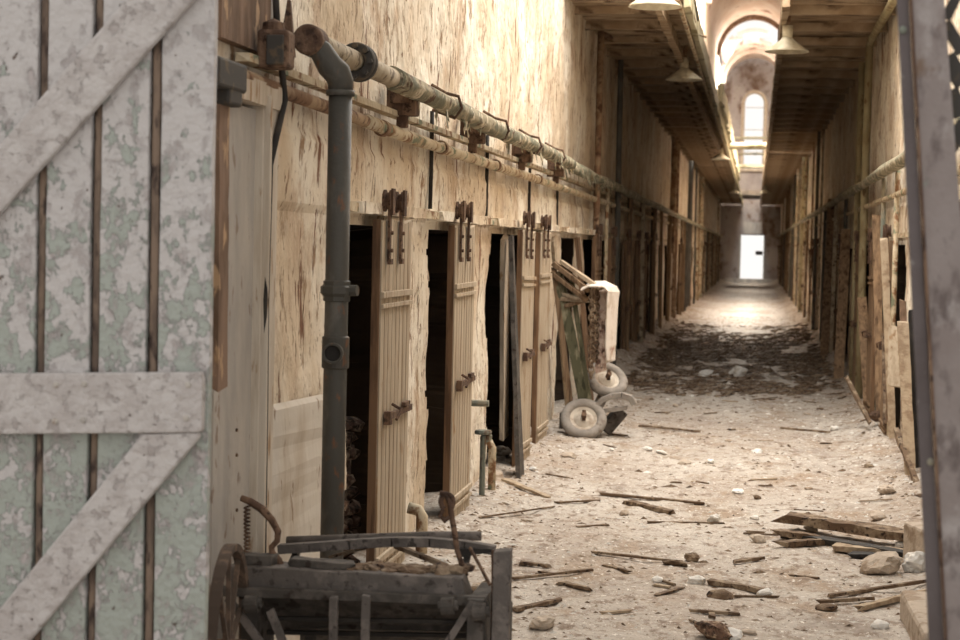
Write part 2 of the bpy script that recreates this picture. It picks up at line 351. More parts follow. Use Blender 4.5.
# lancet frame
fb = MB(); outer = []
P = [(wl, wb), (wl, za)]+[(wc-wr_*math.cos(math.pi*k/14), za+wr_*math.sin(math.pi*k/14)) for k in range(1, 14)]+[(wr, za), (wr, wb)]
fb.tube([(x, D-.04, z) for x, z in P], .10, 6)
win = struct('window_1', fb, MTRIM)
b = MB(); b.box((wc, D-.04, wb), (wr-wl+.3, .25, .14)); link('window_sill', b, MTRIM, win, rel=True)
b = MB()
for z in (wb+.9, wb+2., wb+3.1): b.box((wc, D+.3, z), (wr-wl, .03, .03))
link('glazing_bar', b, MTRIM, win)
# end doorway frame and latch
b = MB(); b.box((dl-.03, D-.02, dt/2), (.1, .2, dt)); b.box((dr+.03, D-.02, dt/2), (.1, .2, dt)); b.box(((dl+dr)/2, D-.02, dt+.35), (dr-dl-.25, .12, .6))
dd = struct('door_1', b, MGREY); tag(dd, 'open doorway full of white daylight at the far end of corridor', 'doorway')
b = MB(); p = atY(757, 253, D); b.box((p.x+.1, D+.05, p.z), (.35, .05, .2)); link('latch', b, MCAB, dd)
b = MB(); b.box(((dl+dr)/2, D-.9, .08), (2.6, .9, .2)); struct('trim_6', b, MGREY)
# gallery walkways (first floor), seen from below
GL, GRt = -.66, .21
for nm, xa, xb, sg in (('ceiling_left', XL-.02, GL, 1), ('ceiling_right', GRt, XR+.02, -1)):
    b = MB(); y = 16.2
    while y < 90: 
        b.box(((xa+xb)/2, y+.145, ZC+.06+random.uniform(-.012, .012)), (xb-xa, .27, .05), Matrix.Rotation(random.uniform(-.012, .012), 3, 'Y')); y += .29
    g = struct(nm, b, MGAL)
    y = 17.1; k = 0; first = None
    while y < 89:
        if first is None:
            jb = MB(); jb.beam((xa, y, ZC-.0), (xb, y, ZC-.0), .10, .09, n=6, jit=.005); first = link('joist', jb, MGAL, g); first['_y'] = 0.; y0j = y
        else:
            c = first.copy(); C.objects.link(c); c.parent = g; c.location = (0, y-y0j, random.uniform(-.015, .01)); c.rotation_euler = (0, 0, 0)
        y += 1.22
    del first['_y']
    e = xb if sg > 0 else xa
    fb = MB(); fb.beam((e, 16.2, ZC+.02), (e, 89.8, ZC+.02), .06, .22, n=140, jit=.008); link('fascia', fb, MGALE if sg > 0 else MGAL, g)
    if sg > 0:   # flaking pale trim along the left walkway edge
        fb = MB(); fb.beam((e+.04, 29, ZC+.26), (e+.04, 62, ZC+.26), .08, .30, n=110, jit=.03); link('edge_board', fb, MGALE, g)
# cross ties and far footbridge
def tiebar(px0, px1, py, D, r, mt, label):
    a, c = atY(px0, py, D), atY(px1, py, D); d = (c-a)/(c.x-a.x); a = a+d*(XL-.02-a.x); c = c+d*(XR+.02-c.x); return tag(link('tie_bar', MB().tube([a, a.lerp(c, .5), c], r, 8), mt), label, 'bar', None)
tiebar(716, 774, 146, 40.5, .075, MGALE, 'thick pale pipe crossing the gap between the two walkways')
tiebar(723, 773, 138, 66, .05, MGALE, 'topmost thin pale bar crossing in front of the tall arched window')
tiebar(723, 773, 148.5, 66.5, .04, MGALE, 'middle thin pale bar crossing in front of the tall arched window')
tiebar(723, 773, 154, 67., .035, MGALE, 'lowest thin pale bar crossing in front of the tall arched window')
D = 62.
def post(px, label):
    a, c = atY(px, 153, D), atY(px, 189, D)
    return tag(link('hanger_post', MB().tube([a, c], .055, 8), MGALE), label, 'post')
post(734.5, 'left white post hanging beneath the distant footbridge with lamp below')
post(765.5, 'right white post hanging beneath the distant footbridge with lamp below')
a, c = atY(731, 166, D), atY(768, 166.5, D)
tag(link('bridge_rail', MB().tube([a, c], .07, 8), MGALE), 'white rail joining the two far hanging posts', 'rail')
a, c = atY(729, 186, 75), atY(770, 186, 75); bb = MB().box(((GL+GRt)/2, 78, 3.95), (GRt-GL-.1, 6., .2))
tag(link('footbridge', bb, MGREY), 'grey footbridge slab spanning between the walkways near the end wall', 'bridge')
# lamps -----------------------------------------------------------------
def lamp(px, py, D, label, sc=1., top=.55, group=None):
    p = atY(px, py, D); t = thing('pendant_lamp', p, label, 'lamp', group)
    b = MB(); b.lathe([(.045, .14), (.07, .11), (.20, .014), (.21, 0), (.197, 0), (.062, .095), (.035, .13)], p, (0, 0, 1), 24); link('lamp_shade', b, MLAMP, t, smooth=True)
    b = MB(); b.tube([p+Vector((0, 0, .13)), p+Vector((0, 0, .25))], .05, 12); link('lamp_holder', b, MLAMP, t, smooth=True)
    b = MB(); b.tube([p+Vector((0, 0, .2)), p+Vector((.02, 0, ZC+.1-p.z))], .018, 8); link('lamp_rod', b, MRPIPE, t, smooth=True)
    return t
def lampd(px, py, z): return (z-EYE)*1800/(250-py)
lamp(655, 7, lampd(655, 7, 3.52), 'nearest conical lamp shade at the upper edge, under left walkway')
lamp(684, 80, lampd(684, 80, 3.52), 'conical enamel lamp under left walkway, second from the camera')
lamp(721, 160, lampd(721, 160, 3.52), 'conical lamp at the left end of thick pale cross pipe')
lamp(735, 193.5, 61.8, 'small pale lamp below the left far hanging post')
lamp(787, 52, lampd(787, 52, 3.52), 'conical enamel lamp under the edge of right walkway')
lamp(765, 193.5, 61.8, 'small pale lamp below the right far hanging post')
# conduit beam under left walkway edge
a = Vector((-.90, 15.2, ZC-.12)); c = Vector((-.80, 38, ZC-.12))
b = MB(); b.beam(a, c, .07, .1, n=50, jit=.008); tag(link('conduit_beam', b, MGAL), 'brown conduit beam running along under the left walkway with lamps on it', 'conduit')
b = MB(); b.tube([(-.70, 15.2, ZC-.16), (-.69, 24, ZC-.17), (-.66, 38, ZC-.16)], .022, 8); tag(link('conduit', b, MPIPEB), 'thin pale conduit beside the brown beam under left walkway', 'conduit')
def catw(px0, py0, px1, py1, D0, D1, r, mt, label):
    return tag(link('railing_rod', MB().tube([atY(px0, py0, D0), atY(px1, py1, D1)], r, 8), mt), label, 'rod')
catw(684, -6, 692, 24, 16.3, 17.6, .012, MPIPEB, 'left of three pale rods beside the walkway edge at picture top')
catw(689, -6, 695, 22, 16.3, 17.6, .012, MPIPEB, 'middle of three pale rods beside the walkway edge at picture top')
catw(694, -6, 698, 20, 16.3, 17.4, .012, MTEAL, 'right of three pale rods beside the walkway edge at picture top')
catw(686, 30, 706, 37, 18.5, 18.9, .012, MPIPEB, 'short pale rod jutting across left walkway edge')
# ------------------------------------------------------------------ cell doors
def make_door(mt, name, warp=0.):
    t = bpy.data.objects.new(name, None); t.empty_display_size = .1; C.objects.link(t)
    b = MB(); n = 8; W = .70; H = 1.70
    b.box((.0, 0, H/2), (.02, W-.02, H-.02))
    for i in range(n):
        y = -W/2+W*(i+.5)/n; b.beam((.018, y, random.uniform(0, .012)), (.018, y, H-random.uniform(0, .01)), W/n-.014, .02, up=(1, 0, 0), n=8, jit=.0015)
    link('door_panel', b, mt, t, bevel=.002)
    b = MB(); b.box((.004, -W/2-.006, H/2), (.036, .012, H)); b.box((.004, W/2+.006, H/2), (.036, .012, H)); link('edge_strip', b, MEDGE, t)
    for z in (1.36, .16): 
        b = MB(); b.box((.034, 0, z), (.016, W, .028)); b.box((.034, 0, z-.05), (.014, W, .02)); link('strap', b, mt, t, bevel=.002)
    for y in (-.25, .02):
        b = MB(); b.box((.04, y, 1.65), (.012, .035, .28)); b.box((.046, y, 1.51), (.016, .055, .025))
        for z in (1.56, 1.64): b.lathe([(.001, .0), (.009, .0), (.009, .012), (.001, .012)], (.046, y, z), (1, 0, 0), 8)
        h = link('hanger', b, MRUST, t)
        b = MB(); b.lathe([(.012, 0), (.05, 0), (.05, .010), (.038, .013), (.038, .024), (.05, .028), (.05, .038), (.012, .038)], (.012, y, 1.785), (1, 0, 0), 18)
        b.box((.055, y, 1.78), (.010, .055, .12)); link('roller', b, MRUST, h)
    b = MB(); b.box((.04, .05, .80), (.014, .62, .028)); b.box((.05, -.24, .80), (.03, .05, .06)); b.box((.045, .2, .83), (.02, .12, .018)); b.tube([(.04, -.1, .85), (.09, -.14, .83), (.08, -.2, .79)], .008, 6)
    link('latch_bar', b, MRUST, t)
    return t
dn = [2]
def dname():
    dn[0] += 1; return 'door_%d' % dn[0]
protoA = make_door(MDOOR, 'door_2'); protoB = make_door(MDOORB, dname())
usedA = usedB = False
def put_door(kind, side, y, label, group, tilt=0., off=.07, zoff=0.):
    global usedA, usedB
    if kind == 'A':
        o = copy_tree(protoA) if usedA else protoA; first = not usedA; usedA = True
    else:
        o = copy_tree(protoB) if usedB else protoB; first = not usedB; usedB = True
    if not first: o.name = dname()
    X = XL+off if side < 0 else XR-off
    o.location = (X, y, zoff); o.rotation_euler = (tilt, 0, 0 if side < 0 else math.pi)
    for k in list(o.keys()): del o[k]
    tag(o, label, 'door', group, 'structure'); return o
put_door('A', -1, 8.24, 'beige grooved sliding cell door nearest the grey standpipe', None, 0, .075)
put_door('A', -1, 10.22, 'beige grooved sliding cell door, second from the grey standpipe', None, .005, .08)
put_door('A', -1, 12.9, 'leaning beige cell door, third from the grey standpipe, beside dark shadow plank', None, -.02, .11)
put_door('A', -1, 14.25, 'narrow-looking beige cell door just before the rusty frame with wheels', None, .0, .08)
i = 0
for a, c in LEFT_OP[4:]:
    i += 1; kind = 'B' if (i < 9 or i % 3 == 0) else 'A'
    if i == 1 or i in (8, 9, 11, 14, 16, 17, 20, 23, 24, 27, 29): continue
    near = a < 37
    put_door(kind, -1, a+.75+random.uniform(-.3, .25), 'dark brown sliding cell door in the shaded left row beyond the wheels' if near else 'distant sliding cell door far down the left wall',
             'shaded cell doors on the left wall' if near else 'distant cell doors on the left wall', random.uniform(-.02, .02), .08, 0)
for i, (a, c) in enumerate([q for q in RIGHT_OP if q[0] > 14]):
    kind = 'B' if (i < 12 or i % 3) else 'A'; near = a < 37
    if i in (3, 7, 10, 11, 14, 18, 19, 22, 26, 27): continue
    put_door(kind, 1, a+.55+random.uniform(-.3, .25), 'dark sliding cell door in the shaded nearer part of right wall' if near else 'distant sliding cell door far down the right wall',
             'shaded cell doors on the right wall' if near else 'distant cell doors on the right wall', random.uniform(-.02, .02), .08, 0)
# door track rails
for X, sg, lab in ((XL, 1, 'long rusty door track above the left cell doors'), (XR, -1, 'long rusty door track above the right cell doors')):
    b = MB(); b.beam((X+sg*.06, 7.3 if sg > 0 else 13., 1.745), (X+sg*.06, 89, 1.745), .014, .04, n=120, jit=.001)
    tag(link('door_track', b, MPIPEB), lab.replace('rusty','beige'), 'rail')
# crumbling lintel ledges over each near left opening
for k, (a, c) in enumerate(LEFT_OP[:6]):
    b = MB(); b.beam((XL+.03, a-.12, 1.745), (XL+.03, c+.12, 1.745), .11, .05, n=26, jit=.008)
    struct('trim_%d' % (7+k), b, MW)
# interior items seen in the nearest opening
b = MB(); p = atX(369, 300, XL-.25); b.beam((p.x, p.y, 0), (p.x, p.y, 1.72), .05, .06, n=10, jit=.002); tag(link('door_jamb_post', b, MPIPE), 'blue grey steel post standing inside the nearest cell opening', 'post')
b = MB(); p = atX(361, 400, XL-.10)
for k in range(60):
    z = (k//5)*.065+.03
    b.rock((XL-.12+random.uniform(-.04, .04), 7.84+(k % 5)*.09+random.uniform(-.02, .02), z), .06, (1, 1, .6))
b.box((XL-.14, 8.0, .36), (.1, .42, .72))
tag(link('brick_infill', b, MBRICK), 'crumbling rusty brick infill low in the nearest cell opening', 'brickwork')
# ------------------------------------------------------------------ pipes on the left wall
PX = XL+.17
zc = lambda px, py: atX(px, py, PX)
p0 = zc(309, 40); pf = zc(357, 62); ZP = (p0.z+pf.z)/2
t = thing('wall_pipe', (PX, p0.y, ZP), 'big flanged pipe running along left wall above the cell doors', 'pipe')
b = MB(); pts = [(PX+.01*math.sin(y*.7), y, ZP-.0012*(y-7)+.008*math.sin(y)) for y in [p0.y+.3*i for i in range(int((16-p0.y)/.3))]]
n1 = 6; b.tube(pts[:n1], .041, 18); link('pipe_run', b, MPIPEC, t, smooth=True)
b = MB(); b.tube(pts[n1-1:], .048, 14, jit=.007); link('lagged_run', b, MLAG, t, smooth=True)
b = MB(); far = [(PX-.03, y, ZP-.0012*(y-7)) for y in [15.8+1.2*i for i in range(62)]]; b.tube(far, .05, 8, jit=.012); link('far_run', b, MLAG, t, smooth=True)
b = MB(); b.lathe([(.001, -.03), (.048, -.03), (.055, -.02), (.055, .08), (.045, .10), (.001, .10)], p0, (0, 1, 0), 24, False); link('end_cap', b, MRUST, t, smooth=False, bevel=.004)
b = MB(); b.lathe([(.038, -.03), (.072, -.03), (.076, -.02), (.076, .0), (.072, .01), (.038, .01)], pf, (0, 1, 0), 28); b.lathe([(.038, .02), (.072, .02), (.076, .03), (.076, .05), (.038, .05)], pf, (0, 1, 0), 28)
for k in range(8):
    a = k*math.pi/4; b.lathe([(.001, -.05), (.012, -.05), (.012, .075), (.001, .075)], pf+Vector((math.cos(a)*.06, 0, math.sin(a)*.06)), (0, 1, 0), 6)
link('flange', b, MFLG, t, bevel=.002)
for q in (9.2, 11.0, 12.7, 14.3): 
    b = MB(); b.tube([(PX-.09, q, ZP-.02), (PX+.03, q, ZP-.062), (PX+.065, q, ZP-.01), (PX+.045, q, ZP+.05), (PX-.02, q, ZP+.065), (PX-.10, q+.02, ZP+.11)], .009, 6); link('hook_clamp', b, MRUST, t)
# rags of lagging hanging from the pipe
b = MB()
for k in range(60):
    y = random.uniform(8.3, 20); z = ZP-.03; q = Vector((PX+random.uniform(-.04, .05), y, z)); b.beam(q, q+Vector((random.uniform(-.01, .02), random.uniform(-.05, .05), -random.uniform(.03, .09))), .03, .006, up=(1, 0, 0), n=3, jit=.006)
tag(link('loose_lagging', b, MLAG, t), kind='stuff')
# brackets (rusty blocks) below the pipe
for px, py in ((403, 100), (473, 131), (522, 152), (556, 168)):
    p = atX(px, py, XL+.09); b = MB(); b.box(p, (.14, .10, .15)); b.box(p+Vector((.0, 0, -.09)), (.05, .05, .08)); b.box(p+Vector((0, -.06, .02)), (.10, .02, .08)); tag(link('pipe_bracket', b, MRUST, bevel=.006), {403: 'rusty block bracket nearest the flange under the big wall pipe', 473: 'rusty block bracket second from flange under the big wall pipe', 522: 'rusty block bracket third from flange under the big wall pipe', 556: 'rusty block bracket furthest from flange under the big wall pipe'}[px], 'bracket')
# standpipe with elbow, coupling and tee
sx = PX+.10; q = atX(347, 100, sx); yv = q.y-.005; EL = q.z
yv -= .10; top = None
t = thing('standpipe', (sx, yv, 0), 'thick grey vertical standpipe rising to an elbow beside nearest cell', 'pipe')
ztop = atX(345, 92, sx).z; zbot = .0
b = MB(); b.tube([(sx, yv, 0), (sx, yv, 1.), (sx, yv, ztop)], .042, 24); link('riser', b, MPIPE, t, smooth=True)
b = MB(); el = [Vector((sx, yv, ztop-.01)), Vector((sx, yv-.002, ztop+.03)), Vector((sx-.01, yv-.015, ztop+.06)), Vector((sx-.035, yv-.03, ztop+.085)), Vector((PX+.035, yv-.045, ZP-.035)), Vector((PX, yv-.06, ZP-.01))]
b.tube(el, .06, 20, radii=[.043, .047, .049, .047, .042, .036]); b.lathe([(.04, 0), (.051, 0), (.051, .02), (.04, .02)], (sx, yv, ztop-.02), (0, 0, 1), 24); link('elbow', b, MPIPE, t, smooth=True)
z1 = atX(337, 291, sx).z
b = MB(); b.lathe([(.041, -.04), (.05, -.035), (.05, -.02), (.06, -.008), (.06, .015), (.05, .022), (.05, .035), (.041, .04)], (sx, yv, z1), (0, 0, 1), 8, False); b.tube([(sx, yv, z1), (sx+.078, yv-.01, z1+.004)], .02, 10); link('coupling', b, MPIPE, t)
z2 = atX(337, 352, sx).z
b = MB(); b.lathe([(.041, -.06), (.049, -.055), (.049, .055), (.041, .06)], (sx, yv, z2), (0, 0, 1), 24, False); b.lathe([(.038, .03), (.038, .07), (.029, .07), (.029, .0)], (sx-.004, yv, z2), (.12, -1, 0), 20); link('tee', b, MPIPE, t, smooth=False, bevel=.002)
b = MB(); b.lathe([(.001, .05), (.029, .05), (.029, .054), (.001, .054)], (sx-.004, yv, z2), (.12, -1, 0), 20, False); link('tee_shade_disc', b, MCAB, t)  # black disc painted in for the shade inside the open tee
# thin rail just below big pipe, and lower pipe
a, c = atX(243, 57, XL+.05), atX(590, 188, XL+.05)
b = MB(); b.beam(a, (XL+.05, 88, c.z-.02), .05, .028, n=100, jit=.002); tag(link('wall_rail', b, MPIPEB), 'thin cream rail fixed on left wall just below the big pipe', 'rail')
LX = XL+.07; a = atX(232, 73, LX); zl = atX(400, 134, LX).z
t = thing('low_pipe', (LX, a.y, a.z), 'narrower rusty and cream pipe running lowest along left wall above cell doors', 'pipe')
b = MB(); b.tube([(LX, a.y+.25*i, a.z+(zl-a.z)*min(1, i/12)) for i in range(9)], .026, 12); link('rusty_run', b, MRPIPE, t, smooth=True)
b = MB(); b.tube([(LX, a.y+2+.6*i, a.z+(zl-a.z)*min(1, (8+i*2.4)/12)-.0008*i) for i in range(136)], .03, 10, jit=.004); link('painted_run', b, MPIPEB, t, smooth=True)
for y in (8.0, 9.55, 11.6, 13.9):
    b = MB(); b.lathe([(.03, -.03), (.038, -.03), (.038, .03), (.03, .03)], (LX, y, zl), (0, 1, 0), 14); link('pipe_collar', b, MRPIPE, t)
# junction box, cable, white conduit in upper left
p = atX(276, 50, XL+.12); t = thing('junction_box', p, 'rusty octagonal junction box on left wall above the grey panel', 'fitting')
b = MB(); b.box(p, (.11, .10, .13)); link('box_body', b, MRUST, t, bevel=.012)
b = MB(); b.box(p+Vector((.012, -.056, -.005)), (.06, .014, .10)); link('cover_plate', b, MFLG, t, bevel=.004)
b = MB(); b.lathe([(.001, 0), (.04, 0), (.036, .03), (.001, .045)], p+Vector((-.01, 0, .062)), (0, 0, 1), 12, False); link('box_cap', b, MRUST, t)
b = MB(); b.beam(p+Vector((-.02, .22, .0)), p+Vector((-.02, .24, .20)), .06, .02, w2=.01); link('pointed_tab', b, MRUST, t)
pts = [atX(px, py, XL+.10) for px, py in ((275, -20), (277, 25), (282, 70), (285, 100), (278, 130), (270, 165), (268, 230), (266, 300), (265, 400), (264, 480), (263, 560))]
tag(link('cable', MB().tube(pts, .012, 8), MCAB, smooth=True), 'black cable hanging down left wall beside the cream frame', 'cable')
pts = [atX(px, py, XL+.04) for px, py in ((269, -20), (271, 40))]; tag(link('conduit', MB().tube(pts, .018, 8), MGREY, smooth=True), 'short pale conduit rising above the rusty junction box', 'conduit')
p = atX(218, 75, XL+.12); b = MB(); b.box(p, (.10, .30, .09)); b.box(p+Vector((.02, .05, -.06)), (.05, .14, .06)); tag(link('hinge_block', b, MFLG, bevel=.01), 'dark iron block on wall behind the top of white gate', 'fitting')
# nearest wall section: grey panel with cream frame
y0, y1 = atX(214, 300, XL+.05).y, atX(251, 300, XL+.05).y; y2 = atX(266, 300, XL+.05).y; zt = atX(258, 96, XL+.05).z
t = thing('panel_door', (XL, (y0+y2)/2, 0), 'grey panel door in a cream frame on left wall beside the white gate', 'door')
b = MB(); b.box((XL+.03, (y0+y1)/2, (zt-.08)/2+.03), (.05, y1-y0, zt-.08)); link('panel', b, MGREY, t)
b = MB(); b.box((XL+.04, (y1+y2)/2, zt/2), (.09, y2-y1, zt)); b.box((XL+.06, y1+.012, zt/2), (.10, .02, zt)); link('door_jamb', b, MTRIM, t, bevel=.004)
b = MB(); b.beam((XL+.05, y0, zt+.005), (XL+.05, y2+.01, zt), .09, .08, n=6, jit=.002); link('header', b, MTRIM, t)
b = MB()
for py in (455, 510, 430): 
    p = atX(236, py, XL+.055); link('nail', MB().lathe([(.001, 0), (.006, 0), (.006, .006), (.001, .006)], p, (1, 0, 0), 8), MRUST, t)
a, c = atX(221, 88, XL+.12), atX(219, 389, XL+.12)
b = MB(); b.beam(a, c, .10, .025, up=(1, 0, 0), n=16, jit=.003); tag(link('hanging_board', b, MBRN), 'rusty brown vertical board hanging beside the white gate edge', 'board')
b = MB(); y0b, y2b = atX(212, 50, XL+.02).y, atX(262, 50, XL+.02).y; b.box((XL+.03, (y0b+y2b)/2, 2.55), (.04, y2b-y0b, .62)); tag(link('rusty_sheet', b, MBRN), 'rust brown sheet fixed to left wall above the cream frame', 'panel')
b = MB(); yy0, yy1 = atX(268, 450, XL+.04).y, atX(331, 450, XL+.04).y; ztp = atX(300, 400, XL+.04).z
b.beam((XL+.045, (yy0+yy1)/2, 0), (XL+.03, (yy0+yy1)/2, ztp), yy1-yy0, .02, up=(1, 0, 0), n=20, jit=.008); tag(link('plaster_board', b, MPALE), 'pale smooth board against left wall between black cable and standpipe', 'board')
# thin vertical conduits between openings above the doors and long verticals
def vpipe(X, y, z0, z1, r, mt, label, group=None, name='thin_pipe', bend=None):
    pts = [(X, y, z0), (X, y+.003, (z0+z1)/2), (X, y, z1)]
    if bend: pts = pts+bend
    return tag(link(name, MB().tube(pts, r, 8, jit=r*.08), mt, smooth=True), label, 'pipe', group)
for px, lab in ((431, 'first'), (487, 'second'), (530, 'third'), (558, 'fourth')):
    p = atX(px, 170, XL+.03); vpipe(XL+.03, p.y, 1.78, 2.30, .011, MCAB, lab+' thin dark conduit from the standpipe, above the piers between left doors')
vpipe(XL+.09, atX(598, 150, XL+.09).y, .05, ZC, .035, MRPIPE, 'rusty full height pipe on left wall where the walkway begins', bend=[(XL+.15, 19.6, ZC+.02)])
for px, r, mt, lab in ((606, .022, MPIPEB, 'pale thin pipe just beyond the full height rusty pipe'), (617, .032, MTEAL, 'blue green pipe on left wall above the bent white sheet'), (629, .035, MTEAL, 'second blue green pipe on left wall beyond the bent white sheet'), (641, .03, MRPIPE, 'brown pipe on left wall in the shaded stretch')):
    p = atX(px, 250, XL+.09); vpipe(XL+.09, p.y, .35, 2.3, r, mt, lab)
for px, r, mt, z1, lab in ((653, .05, MPIPE, 2.3, 'dark pipe on left wall where the light returns'), (672, .06, MRPIPE, ZC, 'tall rusty pipe in the brightly lit middle of left wall'), (689, .06, MPIPE, ZC, 'tall dark pipe at the end of brightly lit left wall'), (700, .08, MPIPEB, ZC, 'tall pale pipe far down the left wall')):
    p = atX(px, 250, XL+.09); vpipe(XL+.09, p.y, .1, z1, r, mt, lab)
# right wall pipes
def yR(px): return atX(px, 250, XR-.1).y
vpipe(XR-.10, yR(863), .02, 3.74, .042, MOLV, 'thick mustard vertical pipe on right wall, nearer of the pair', bend=[(XR-.10, yR(863)-.3, 3.79), (XR-.08, 12, 3.80)])
vpipe(XR-.10, yR(856), .02, 3.72, .036, MOLV, 'mustard vertical pipe on right wall, farther of the pair')
vpipe(XR-.08, yR(880), .02, 2.3, .022, MTEAL, 'thin blue green pipe on right wall nearer than the mustard pair')
vpipe(XR-.08, yR(893), .02, 2.3, .022, MPIPEB, 'thin beige pipe on right wall beside the leaning steel post')
vpipe(XR-.10, yR(803), .1, ZC, .07, MOLV, 'tall yellowish pipe far along the right wall')
vpipe(XR-.10, yR(797), .1, ZC, .07, MPIPEB, 'tall pale pipe farther along right wall behind the yellowish one')
b = MB(); b.tube([(XR-.14, 8+1.5*i, 2.30) for i in range(54)], .05, 8, jit=.012); tag(link('wall_pipe', b, MLAG, smooth=True), 'big flaking pipe running along right wall above the cell doors', 'pipe')
b = MB(); b.tube([(XR-.08, 8+1.5*i, 2.08) for i in range(54)], .028, 8, jit=.003); tag(link('low_pipe', b, MPIPEB, smooth=True), 'narrower pipe running lower along right wall above cell doors', 'pipe')
rng = random.Random(3)
for X, sg, nm in ((XL+.11, 1, 'left'), (XR-.11, -1, 'right')):
    y = 21.5 if sg > 0 else 23.
    while y < 84:
        full = rng.random() < .3; tall = ZC-.02 if full else 2.27; mt = rng.choice((MDOORB, MRPIPE, MPIPEB, MDOORB, MPIPE, MPIPEC))
        lab = 'full height upright rising to the walkway' if full else 'thin upright rising to the wall pipe'
        if rng.random() < .5: b = MB().tube([(X, y, .03), (X+rng.uniform(-.01, .01), y, tall*.5), (X, y+rng.uniform(-.06, .06), tall)], rng.uniform(.02, .045), 7)
        else: b = MB().beam((X+sg*.02, y, .03), (X, y+rng.uniform(-.15, .15), tall), rng.uniform(.06, .16), .05, up=(1, 0, 0), n=8, jit=.004)
        tag(link('upright', b, mt), lab+' in the shaded row on %s wall' % nm, 'upright', ('tall' if full else 'short')+' uprights along the %s wall' % nm)
        y += rng.uniform(.9, 3.2)
# ------------------------------------------------------------------ white plank gate, left foreground
GD = 4.6
gx = lambda px, py=300: atY(px, py, GD).x
gb = Vector((gx(100), GD, 0)); ZT = 2.75
gate = thing('plank_gate', gb, 'chalky white and mint plank gate with diagonal braces at left', 'gate')
def vboard(pa, pb, yoff, mt, name, t=.03, z0=.04):
    """board between top-view pixel edges (pa,pb at y=300), vertical in the place"""
    x0, x1 = gx(pa), gx(pb); b = MB(); b.beam(((x0+x1)/2, GD+yoff, z0), ((x0+x1)/2, GD+yoff, ZT), x1-x0, t, up=(0, 1, 0), n=24, jit=.0012)
    return link(name, b, mt, gate, bevel=.004)
for pa, pb in ((-68, -18), (-10, 37), (47, 91), (101, 148), (160, 212)): vboard(pa, pb, 0, MGRN, 'gate_board')
for pa, pb in ((-16, -12), (38.5, 45.5), (93, 100), (150, 158)): vboard(pa, pb, .006, MGAP, 'gap_batten', .02)
x0, x1 = gx(-68), gx(207); b = MB(); b.box(((x0+x1)/2, GD+.03, ZT/2), (x1-x0, .02, ZT-.05)); link('backing_sheet', b, MGAP, gate)
def slab(pts, y0, t, mt, name, bev=.008):
    b = MB(); P = [atY(px, py, GD) for px, py in pts]; n = len(P)
    f = [b.bm.verts.new((p.x, y0-t, p.z)) for p in P]; k = [b.bm.verts.new((p.x, y0, p.z)) for p in P]
    b.bm.faces.new(f); b.bm.faces.new(k[::-1])
    for i in range(n): b.bm.faces.new((f[i], f[(i+1) % n], k[(i+1) % n], k[i]))
    return link(name, b, mt, gate, bevel=bev)
slab([(-70, 373), (206, 371), (208, 380), (207, 428), (205, 431), (-70, 433)], GD-.015, .035, MLIL, 'mid_rail')
slab([(148, 432), (203, 431), (204, 436), (66, 602), (10, 668), (-45, 668)], GD-.015, .03, MLIL, 'lower_brace')
slab([(-70, 232), (-70, 297), (213, -14), (213, -60), (185, -60)], GD-.015, .03, MLIL, 'upper_brace')
b = MB()
for px, py in ((56, 385), (84, 384), (55, 421), (83, 420), (188, 385), (186, 418)):
    p = atY(px, py, GD-.05); link('bolt_head', MB().lathe([(.001, 0), (.009, 0), (.007, .006), (.001, .007)], p, (0, -1, 0), 10), MGREY, gate)
# ------------------------------------------------------------------ leaning steel gate post, right foreground
PD = 4.0
a0, a1 = atY(897, -40, PD), atY(946, 660, PD)
def pt(px, py, dy=0): q = atY(px, py, PD); q.y += dy; return q
def prism(P, y0, y1):
    b = MB(); n = len(P); f = [b.bm.verts.new((p.x, y0, p.z)) for p in P]; k = [b.bm.verts.new((p.x, y1, p.z)) for p in P]
    b.bm.faces.new(f); b.bm.faces.new(k[::-1])
    for i in range(n): b.bm.faces.new((f[i], f[(i+1) % n], k[(i+1) % n], k[i]))
    return b
def px_at(x0, x1, py): return x0+(x1-x0)*py/640.
post_b = 1030
bs = pt(px_at(905, 953, post_b), post_b)
st = thing('gate_post', (bs.x, PD, 0), 'mauve grey steel gate post leaning at the right edge', 'post')
def stripe(l0, l1, r0, r1, y0, y1, mt, name, ya=-120, yb=944, bev=.002):
    return link(name, prism([pt(px_at(l0, l1, ya), ya), pt(px_at(r0, r1, ya), ya), pt(px_at(r0, r1, yb), yb), pt(px_at(l0, l1, yb), yb)], y0, y1), mt, st, bevel=bev)
stripe(897, 929, 909, 944, PD, PD+.012, MPURD, 'flange')
stripe(909, 944, 912, 947, PD-.014, PD, MRUST, 'seam')
stripe(911, 946, 944, 992, PD-.01, PD+.008, MPURP, 'face_plate')
stripe(940, 987, 962, 1010, PD+.02, PD+.03, MBRN, 'rust_backing', ya=200)
b = MB()
for k in range(6):
    p = pt(949+k*1.2, -30+k*33, .03); b.box((p.x+.008, PD+.03, p.z), (random.uniform(.02, .04), .015, random.uniform(.04, .09)), Matrix.Rotation(random.uniform(-.6, .6), 3, 'Y'))
link('edge_teeth', b, MFLG, st)
# rounded lumps on flange edge
for px, py in ((903, 30), (931, 462)):
    p = pt(px, py); b = MB(); b.lathe([(.001, 0), (.009, 0), (.007, .006), (.001, .008)], (p.x, PD-.001, p.z), (0, -1, 0), 10); link('rivet', b, MTEAL, st)
